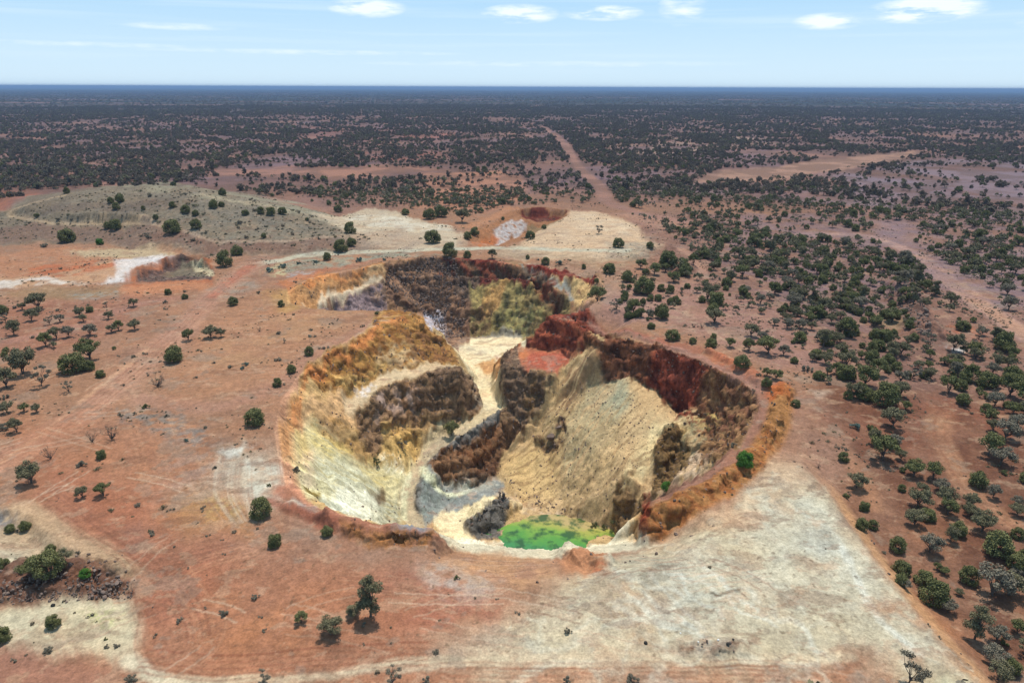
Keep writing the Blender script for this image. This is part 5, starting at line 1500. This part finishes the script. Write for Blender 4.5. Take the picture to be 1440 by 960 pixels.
# ------------------------------------------------------------------ the woodland: candidates scattered by density
def Z(*pts): return [hit(*p) for p in pts]
ROADS = [[hit(*p) for p in r] for r in (
    smooth_line([(762,178),(788,196),(815,236),(842,262),(850,275),(856,285),(900,300),(960,312)]),
    smooth_line([(1130,330),(1200,330),(1245,340),(1290,358),(1330,388),(1380,428),(1440,470),(1530,530)]),
    smooth_line([(1325,580),(1320,610),(1335,645),(1355,680),(1385,710),(1440,745),(1520,790)]),
    smooth_line([(1110,560),(1150,600),(1190,640),(1215,680),(1235,715)]),
    smooth_line([(-20,490),(60,470),(110,458),(180,432),(240,420)]))]
BARE = [Z(*q) for q in (
    [(970,258),(1010,240),(1100,232),(1180,222),(1290,212),(1300,218),(1200,236),(1110,250),(1040,256)],
    [(300,240),(440,236),(600,236),(660,246),(560,252),(420,248),(300,246)],
    [(-220,345),(-220,276),(0,282),(60,270),(150,262),(290,263),(480,292),(560,292),(600,296),(650,306),(720,290),(790,286),(860,290),(930,320),(980,360),(870,400),(860,440),(900,450),(1000,480),(1100,530),(1140,600),(1150,660),(1200,720),(1260,830),(1400,960),(1440,1010),(-300,1010),(-220,660),(0,615),(80,565),(140,515),(200,450),(150,425),(-220,415)],
    [(1225,312),(1290,312),(1290,336),(1235,335)])]
HEAVY = [Z(*q) for q in (
    [(-300,232),(250,238),(290,256),(150,258),(60,265),(-300,268)],
    [(845,266),(1000,262),(1200,256),(1210,266),(1000,276),(860,276)],
    [(920,320),(1060,320),(1200,350),(1280,380),(1270,420),(1130,400),(1000,370),(940,350)],
    [(390,268),(740,268),(740,284),(640,290),(480,284)],
    [(1270,370),(1320,400),(1300,440),(1260,430)],
    [(1100,400),(1260,430),(1300,500),(1440,520),(1560,560),(1440,600),(1230,590),(1100,500)])]
SPARSE = [Z(*q) for q in (
    [(930,385),(1060,385),(1120,420),(1060,450),(960,470),(900,440)],
    [(1180,235),(1440,235),(1560,240),(1560,290),(1300,285),(1180,260)],
    [(600,232),(860,228),(860,250),(740,262),(600,262)])]
def density_ok(x, y, base, rs):
    d = np.full(x.shape, base)
    nz_ = fbm(x, y, 55, 3, 200); nz2_ = fbm(x, y, 260, 3, 201)
    d = d * np.clip(.75 + 1.6 * nz_ + .9 * nz2_, .04, 1.8)
    for q in HEAVY: d = np.where(inpoly(x, y, q), np.maximum(d, base * 1.1) * 1.5, d)
    for q in SPARSE: d = np.where(inpoly(x, y, q), d * .35, d)
    for q in BARE: d = np.where(inpoly(x, y, q), 0, d)
    for r_ in ROADS: d = np.where(seg_dist(x, y, r_) < 5.6, 0, d)
    return rs.rand(len(x)) < d
rs = np.random.RandomState(77)
def sector(n, r0, r1, half=50):
    r = np.sqrt(rs.uniform(r0 * r0, r1 * r1, n)); a = R(1) * rs.uniform(-half, half, n)
    return r * np.sin(a), r * np.cos(a)
# near woodland, 60-430 m
x, y = sector(24000, 60, 430)
m = density_ok(x, y, .47, rs) & ((y > 170) | (rs.rand(len(x)) < .62)); x, y = x[m], y[m]
nn = np.sqrt(((x[:, None] - named_xy[None, :, 0]) ** 2 + (y[:, None] - named_xy[None, :, 1]) ** 2).min(1))
m = (nn > 2.4) & ((x > -60) | (y < 130) | (y > 250) | (rs.rand(len(x)) < .45)); x, y = x[m], y[m]
kinds = rs.choice(['umbrella', 'darkumb', 'dome', 'greygum', 'open', 'shrub', 'greenshrub', 'tall', 'dead'], len(x), p=[.25, .20, .22, .10, .05, .07, .05, .03, .03])
wid = np.clip(rs.lognormal(math.log(2.6), .38, len(x)), 1.2, 6.0)
wid = np.where(np.isin(kinds, ['shrub', 'greenshrub', 'dead']), wid * .6, wid)
wid = wid * np.interp(y, [130, 230, 400], [1.0, .82, .76])
r3 = random.Random(9)
inview = []
for i in range(len(x)):
    dep = y[i] * math.cos(PITCH) + CAM_H * math.sin(PITCH)
    px = 720 + FPX * x[i] / dep
    vis = -10 < px < 1450 and (y[i] > 55)
    inview.append((wid[i] / dep if vis else 0, i))
inview.sort(reverse=True)
NIND = {'tree': 300, 'bush': 300, 'shrub': 300}
cnt = {}
for p in PLANTS: cnt[KINDNAME[p['kind']][1]] = cnt.get(KINDNAME[p['kind']][1], 0) + 1
total_ind = 300
rest = []
LAND = [('the pink western track', 60, 472), ('the wide dirt track', 110, 560), ('the white fan', 1190, 740), ('the sandy track', 1325, 600), ('the sandy track bend', 1370, 700), ('the orange bank', 1100, 560), ('the orange spoil strip', 1020, 505), ('the dark rubble line', 1275, 440),
        ('the long haul track', 850, 270), ('the curving east road', 1290, 358), ('the east road at the picture edge', 1430, 465), ('the dense clump', 920, 395), ('the mauve flats', 1250, 300),
        ('the pink flat', 1050, 410), ('the cream sheet', 930, 325), ('the waste hill', 60, 265), ('the third pit', 740, 285), ('the blue grey bush', 1201, 601), ('the largest east bush', 1401, 781)]
LXY = [(n_, *hit(a, b)) for n_, a, b in LAND]
KDESC = {'umbrella': 'olive flat topped tree', 'darkumb': 'dark green flat topped tree', 'dome': 'dark rounded bush', 'greygum': 'grey green tree', 'open': 'thin open tree', 'shrub': 'low grey shrub', 'greenshrub': 'low green shrub', 'tall': 'tall olive tree', 'dead': 'bare dead bush'}
ORD = ['nearest', 'second nearest', 'third nearest', 'fourth nearest', 'fifth nearest', 'sixth nearest', 'seventh nearest', 'eighth nearest', 'ninth nearest', 'tenth nearest', 'eleventh nearest', 'twelfth nearest']
chosen = [i for a, i in inview if a > 0]
per = {}
lab_of = {}
take = []
for i in chosen:
    cat = KINDNAME[kinds[i]][1]
    grp_trees = cat
    if cnt.get(cat, 0) < 300 and len(take) < 430:
        cnt[cat] = cnt.get(cat, 0) + 1; take.append(i)
takeset = set(take)
rest = [i for i in range(len(x)) if i not in takeset]
buckets = {}
for i in take:
    L = min(LXY, key=lambda q: (q[1] - x[i]) ** 2 + (q[2] - y[i]) ** 2)
    buckets.setdefault((L[0], kinds[i]), []).append((math.hypot(L[1] - x[i], L[2] - y[i]), i))
for (ln, kd), v in buckets.items():
    v.sort()
    for j, (d, i) in enumerate(v):
        if j < len(ORD): lab = '%s %s of its look to %s' % (ORD[j], KDESC[kd], ln); lab = '%s, %s such to %s' % (KDESC[kd], ORD[j], ln); g = 'woodland plants'
        else: lab = '%s far out in the woodland past %s' % (KDESC[kd], ln); g = KDESC[kd].replace('bush', 'bushes').replace('tree', 'trees').replace('shrub', 'shrubs') + ' in the woodland past ' + ln
        lab_of[i] = (lab, g)
for i in take:
    plant(0, 0, 0, kinds[i], lab_of[i][0], 1.0, r3, (float(x[i]), float(y[i])), lab_of[i][1], float(wid[i]))
GROUPS = {'dome': 'dark round bushes', 'bright': 'green bushes', 'umbrella': 'flat topped trees', 'darkumb': 'flat topped trees', 'tall': 'tall trees', 'open': 'flat topped trees', 'greygum': 'flat topped trees', 'shrub': 'low shrubs', 'salt': 'saltbushes', 'greenshrub': 'low shrubs', 'dead': 'bare dead bushes'}
for p in PLANTS:
    if not p['group'] or p['group'] == 'woodland plants': p['group'] = GROUPS[p['kind']] + ' round the mine'
    add_plant(p)
print('individual plants', len(PLANTS), cnt)

# ------------------------------------------------------------------ everything past those: one scattered mass
protos_lo = []
pc = bpy.data.collections.new('far_plant_shapes')
for i, (k, mt) in enumerate((('umbrella', M_OLIVE), ('umbrella', M_FAR), ('dome', M_GREEN), ('open', M_GREY), ('tall', M_FAR), ('dome', M_FAR))):
    make_proto('lo%d' % i, k, 300 + i, lo=True)
    c, t = PROTO['lo%d' % i]
    me = bpy.data.meshes.new('far_plant')
    nv = len(c.vertices); va = np.empty(nv * 3, np.float32); c.vertices.foreach_get('co', va)
    nt_ = len(t.vertices); vb = np.empty(nt_ * 3, np.float32); t.vertices.foreach_get('co', vb)
    me.from_pydata([tuple(q) for q in va.reshape(-1, 3)] + [tuple(q) for q in vb.reshape(-1, 3)], [], [tuple(p.vertices) for p in c.polygons] + [tuple(v + nv for v in p.vertices) for p in t.polygons])
    me.materials.append(mt); me.materials.append(bk)
    mi = np.zeros(len(me.polygons), dtype=np.int32); mi[len(c.polygons):] = 1; me.polygons.foreach_set('material_index', mi); me.update()
    o = bpy.data.objects.new('far_plant_%d' % i, me); pc.objects.link(o)
rx, ry, rw = [x[rest]], [y[rest]], [wid[rest] * 1.0]
rk_ = [np.select([np.isin(kinds[rest], ['dome', 'greenshrub']), np.isin(kinds[rest], ['open', 'greygum', 'dead', 'shrub'])], [2, 3], 0)]
def band(n, r0, r1, base, w, sg):
    bx, by = sector(n, r0, r1, 52)
    m = density_ok(bx, by, base, rs); bx, by = bx[m], by[m]
    rx.append(bx); ry.append(by); rw.append(np.clip(rs.lognormal(math.log(w), sg, len(bx)), w * .4, w * 2.2)); rk_.append(rs.choice([0, 1, 2, 3, 4, 5], len(bx), p=[.14, .32, .08, .14, .07, .25]))
band(105000, 430, 1100, .50, 2.3, .38)
band(230000, 1100, 2600, .46, 3.2, .34)
band(170000, 2600, 12000, .50, 11, .3)
FX, FY, FW, FK = (np.concatenate(q) for q in (rx, ry, rw, rk_))
FZ = height(FX, FY)
print('scattered', len(FX))
pmesh = bpy.data.meshes.new('woodland')
pmesh.vertices.add(len(FX)); pmesh.vertices.foreach_set('co', np.stack([FX, FY, FZ], 1).astype(np.float32).ravel())
sc = FW / 2.9
zf = np.where(FW > 6, np.clip(5.5 / FW / .95, .12, 1), 1.0)
scl = np.stack([sc, sc, sc * np.where(FW > 4.5, np.clip(4.6 / FW, .25, 1.1), 1)], 1).astype(np.float32)
pmesh.attributes.new('sc', 'FLOAT_VECTOR', 'POINT').data.foreach_set('vector', scl.ravel())
rot = np.zeros((len(FX), 3), np.float32); rot[:, 2] = rs.uniform(0, math.tau, len(FX))
pmesh.attributes.new('rt', 'FLOAT_VECTOR', 'POINT').data.foreach_set('vector', rot.ravel())
pmesh.attributes.new('ki', 'INT', 'POINT').data.foreach_set('value', FK.astype(np.int32))
pmesh.update()
def scatter_nodes(name, coll):
    ng = bpy.data.node_groups.new(name, 'GeometryNodeTree')
    ng.interface.new_socket('Geometry', in_out='INPUT', socket_type='NodeSocketGeometry'); ng.interface.new_socket('Geometry', in_out='OUTPUT', socket_type='NodeSocketGeometry')
    N = ng.nodes; gi = N.new('NodeGroupInput'); go = N.new('NodeGroupOutput')
    iop = N.new('GeometryNodeInstanceOnPoints'); ci = N.new('GeometryNodeCollectionInfo')
    ci.inputs['Collection'].default_value = coll; ci.inputs['Separate Children'].default_value = True; ci.inputs['Reset Children'].default_value = True
    iop.inputs['Pick Instance'].default_value = True
    def attr(nm, ty):
        a = N.new('GeometryNodeInputNamedAttribute'); a.data_type = ty; a.inputs['Name'].default_value = nm; return a.outputs[0]
    ng.links.new(gi.outputs[0], iop.inputs['Points']); ng.links.new(ci.outputs[0], iop.inputs['Instance'])
    ng.links.new(attr('sc', 'FLOAT_VECTOR'), iop.inputs['Scale']); ng.links.new(attr('ki', 'INT'), iop.inputs['Instance Index'])
    e2r = N.new('FunctionNodeEulerToRotation'); ng.links.new(attr('rt', 'FLOAT_VECTOR'), e2r.inputs[0]); ng.links.new(e2r.outputs[0], iop.inputs['Rotation'])
    ng.links.new(iop.outputs[0], go.inputs[0])
    return ng
wood = bpy.data.objects.new('woodland', pmesh); COL.objects.link(wood)
md = wood.modifiers.new('scatter', 'NODES'); md.node_group = scatter_nodes('scatter_plants', pc)
tag(wood, 'grey green mulga scrub spreading over the plain to the horizon', 'woodland', kind='stuff')

# ------------------------------------------------------------------ rocks
rkm, nt, b = new_mat('dark_rock')
oi = nt.nodes.new('ShaderNodeObjectInfo'); tcn = nt.nodes.new('ShaderNodeTexCoord')
mx = nt.nodes.new('ShaderNodeMix'); mx.data_type = 'RGBA'
nt.links.new(nmath(nt, 'ADD', nmath(nt, 'MULTIPLY', oi.outputs['Random'], .6), mapr(nt, nnoise(nt, tcn.outputs['Object'], 3, 5), .3, .7, 0, .4), True), mx.inputs[0])
mx.inputs[6].default_value = (.06, .04, .032, 1); mx.inputs[7].default_value = (.24, .165, .125, 1); nt.links.new(mx.outputs[2], b.inputs['Base Color'])
def rock_mesh(seed, mat, sub=2):
    import bmesh
    bm = bmesh.new(); bmesh.ops.create_icosphere(bm, subdivisions=sub, radius=.5)
    rnd = random.Random(seed); planes = [Vector((rnd.gauss(0, 1), rnd.gauss(0, 1), rnd.gauss(0, 1))).normalized() for _ in range(9)]
    for v in bm.verts:
        d = v.co.normalized(); r = min(.34 / max(abs(d.dot(p)), .2) if abs(d.dot(p)) > .55 else .62 for p in planes)
        v.co = d * min(r, .58) * rnd.uniform(.94, 1.05)
        v.co.z *= .72
    me = bpy.data.meshes.new('rock'); bm.to_mesh(me); bm.free(); me.materials.append(mat); return me
RM = [rock_mesh(s, rkm) for s in range(4)]
blk, nt, b = new_mat('black_rock'); b.inputs['Base Color'].default_value = (.03, .026, .022, 1)
whr, nt, b = new_mat('white_rock'); b.inputs['Base Color'].default_value = (.62, .58, .52, 1)
RB = rock_mesh(20, blk); RWh = rock_mesh(21, whr)
def boulder(px, py, w, me, label, group=None):
    x_, y_ = hit(px, py); dep = y_ * math.cos(PITCH) + CAM_H * math.sin(PITCH); s_ = w * dep / FPX
    z_ = float(height(np.array([x_]), np.array([y_]))[0])
    o = bpy.data.objects.new('boulder', me); COL.objects.link(o); o.location = (x_, y_, z_ + s_ * .18); o.scale = (s_, s_ * .8, s_ * .85)
    o.rotation_euler = (random.Random(px).uniform(-.3, .3), random.Random(py).uniform(-.3, .3), random.Random(px * py).uniform(0, 6)); tag(o, label, 'boulder', group)
boulder(908, 904, 8, RB, 'black rounded boulder alone left of the brown dirt patch at the bottom')
boulder(1023, 909, 8, RB, 'black boulder on the brown dirt patch at the bottom')
boulder(1031, 899, 5, RB, 'small dark boulder on the upper rim of the brown dirt patch')
boulder(994, 902, 4, RB, 'small dark stone in the middle of the brown dirt patch')
boulder(982, 903, 4, RWh, 'white stone in the middle of the brown dirt patch')
boulder(1010, 899, 5, RWh, 'white flat stone at the upper edge of the brown dirt patch')
boulder(75, 852, 9, RB, 'dark boulder with pale top standing on the cream wash edge')
boulder(957, 698+192, 4, RWh, 'white stone just above the left end of the brown dirt patch')
SP = [(148,842,10),(146,835,9),(155,830,8),(160,826,8),(165,822,10),(152,824,7),(158,819,7),(145,826,7),(150,815,8),(166,812,7),(158,803,9),(152,806,7),(133,802,8),(140,810,7),(76,825,9),(70,823,7),(84,825,8),(66,835,8),(60,838,8),(58,842,6),
      (12,828,8),(18,833,7),(8,838,8),(3,845,7),(15,842,8),(24,826,6),(98,830,6),(112,828,6),(103,838,5),(130,838,6),(94,847,5),(110,845,5),(125,772+8,6),(108,782,5),(142,788,5),(30,838,6),(38,830,6),(45,842,6),(168,818,6),(162,834,6)]
for i, (a, b_, c_) in enumerate(SP):
    where = 'jumble at the east end of the spoil' if a > 140 else ('middle of the brown rock spoil' if a > 55 else 'west end of the brown rock spoil')
    boulder(a, b_, c_, RM[i % 4], 'dark boulder in the ' + where, 'boulders, ' + where)
boulder(775, 618, 20, RM[0], 'brown boulder outcrop in the middle of the tan scree slope')
boulder(786, 606, 9, RM[1], 'dark upright rock above the outcrop on the tan scree')
# loose rubble on steep faces and heaps
rc = bpy.data.collections.new('stone_shapes')
for i, m_ in enumerate(RM):
    o = bpy.data.objects.new('stone_%d' % i, m_); rc.objects.link(o)
ix = rs.randint(0, len(CX), 260000)
wgt = np.clip(ROUGH[ix], 0, 1) ** 2.2 * sstep(.12, .5, SL[ix] + (ROUGH[ix] > .85) * .5) * (FR[ix] / 140) ** 2 * .55
m = (rs.rand(len(ix)) < wgt) & (FR[ix] < 300)
ix = ix[m]
hx, hy = [CX[ix]], [CY[ix]]; hs = [np.clip(rs.lognormal(math.log(.32), .5, len(ix)), .12, 1.1)]
for q, n_, s_ in (([(541,398),(548,374),(600,362),(632,363),(650,390),(655,430),(652,472),(624,475),(607,447)], 2600, .6), ([(1255,395),(1285,400),(1310,470),(1290,478),(1265,440)], 900, .8),
                  ([(0,822),(60,812),(130,805),(190,820),(185,840),(60,846),(0,850)], 420, .3), ([(775,520),(900,560),(940,600),(860,735),(740,700)], 900, .28), ([(700,670),(735,705),(830,740),(860,740),(800,715),(740,690)], 300, .4)):
    w_ = Z(*q); xs_ = [p[0] for p in w_]; ys_ = [p[1] for p in w_]
    a = rs.uniform(min(xs_), max(xs_), n_ * 3); b_ = rs.uniform(min(ys_), max(ys_), n_ * 3); m = inpoly(a, b_, w_); a, b_ = a[m][:n_], b_[m][:n_]
    hx.append(a); hy.append(b_); hs.append(np.clip(rs.lognormal(math.log(s_), .45, len(a)), s_ * .4, s_ * 2.6))
hx, hy, hs = (np.concatenate(q) for q in (hx, hy, hs)); hz = height(hx, hy)
print('rubble', len(hx))
rmesh = bpy.data.meshes.new('rubble'); rmesh.vertices.add(len(hx)); rmesh.vertices.foreach_set('co', np.stack([hx, hy, hz], 1).astype(np.float32).ravel())
rmesh.attributes.new('sc', 'FLOAT_VECTOR', 'POINT').data.foreach_set('vector', (hs[:, None] * np.array([[1, .8, .8]])).astype(np.float32).ravel())
rmesh.attributes.new('rt', 'FLOAT_VECTOR', 'POINT').data.foreach_set('vector', rs.uniform(-.5, 6, (len(hx), 3)).astype(np.float32).ravel())
rmesh.attributes.new('ki', 'INT', 'POINT').data.foreach_set('value', rs.randint(0, 4, len(hx)).astype(np.int32)); rmesh.update()
rub = bpy.data.objects.new('rubble', rmesh); COL.objects.link(rub)
md = rub.modifiers.new('scatter', 'NODES'); md.node_group = scatter_nodes('scatter_stones', rc)
tag(rub, 'loose brown stones lying over the pit walls and spoil heaps', 'rubble', kind='stuff')
# low ground cover: tufts and tiny scrub on open ground
gc = bpy.data.collections.new('tuft_shapes')
for i, mt in enumerate((M_GREY, M_DRY, M_OLIVE)):
    bl = [(random.Random(i * 9 + j).uniform(-.3, .3), random.Random(i * 5 + j).uniform(-.3, .3), .16, .26, .26, .2, 1) for j in range(5)]
    o = bpy.data.objects.new('tuft_%d' % i, leaves_mesh('tuft', bl, 90, .16, 400 + i, mt, .2)); gc.objects.link(o)
a, b_ = sector(75000, 56, 390, 44)
dn = fbm(a, b_, 18, 3, 300)
h_s = samp(SLOPE, a, b_)
pd = np.clip(.02 + .55 * dn, .004, .5) * (h_s < .35)
inpit = inpoly(a, b_, Z(*PITA)) | inpoly(a, b_, Z(*PB))
fanw = Z(*FAN)
pd = pd * np.where(inpit, 0, 1) * np.where(inpoly(a, b_, fanw), .05, 1) * np.where(b_ > 255, .5, 1) * np.clip((np.hypot(a, b_) / 110) , .5, 1.6)
wood_side = inpoly(a, b_, Z((1130,560),(1240,740),(1440,1010),(1600,1000),(1600,330),(1000,330),(900,430),(1040,500)))
pd = np.where(wood_side, pd * 2.2, pd)
hillp = Z((0,340),(150,336),(300,352),(433,354),(530,340),(470,312),(380,286),(283,268),(150,266),(60,282),(0,300))
onhill = inpoly(a, b_, hillp)
pd = np.where(onhill, .2, pd)
m = rs.rand(len(a)) < pd; a, b_ = a[m], b_[m]
s_ = np.clip(rs.lognormal(math.log(.5), .45, len(a)), .2, 2.0) * np.where(inpoly(a, b_, hillp), 1.7, 1.0)
gmesh = bpy.data.meshes.new('ground_cover'); gmesh.vertices.add(len(a)); gmesh.vertices.foreach_set('co', np.stack([a, b_, height(a, b_)], 1).astype(np.float32).ravel())
gmesh.attributes.new('sc', 'FLOAT_VECTOR', 'POINT').data.foreach_set('vector', np.repeat(s_[:, None], 3, 1).astype(np.float32).ravel())
rt = np.zeros((len(a), 3), np.float32); rt[:, 2] = rs.uniform(0, 6.28, len(a))
gmesh.attributes.new('rt', 'FLOAT_VECTOR', 'POINT').data.foreach_set('vector', rt.ravel())
gmesh.attributes.new('ki', 'INT', 'POINT').data.foreach_set('value', rs.randint(0, 3, len(a)).astype(np.int32)); gmesh.update()
gco = bpy.data.objects.new('ground_cover', gmesh); COL.objects.link(gco)
md = gco.modifiers.new('scatter', 'NODES'); md.node_group = scatter_nodes('scatter_tufts', gc)
tag(gco, 'small dry tufts and low scrub dotted over the red soil', 'ground cover', kind='stuff')
print('tufts', len(a))

# ------------------------------------------------------------------ the air
if globals().get('HAZE', 1):
    import bmesh
    bm = bmesh.new(); bmesh.ops.create_cube(bm, size=1)
    hm = bpy.data.meshes.new('haze')
    z0, z1 = -45.0, 72.0
    for v in bm.verts: v.co = Vector((v.co.x * 200000, v.co.y * 200000, z0 if v.co.z < 0 else z1))
    bm.to_mesh(hm); bm.free()
    haze = bpy.data.objects.new('haze', hm); COL.objects.link(haze)
    m = bpy.data.materials.new('air'); m.use_nodes = True; nt = m.node_tree; nt.nodes.clear()
    out = nt.nodes.new('ShaderNodeOutputMaterial'); pv = nt.nodes.new('ShaderNodeVolumePrincipled')
    pv.inputs['Color'].default_value = (.27, .40, .62, 1); pv.inputs['Density'].default_value = HAZE_D; pv.inputs['Anisotropy'].default_value = 0.0
    nt.links.new(pv.outputs[0], out.inputs['Volume'])
    hm.materials.append(m); haze['kind'] = 'stuff'
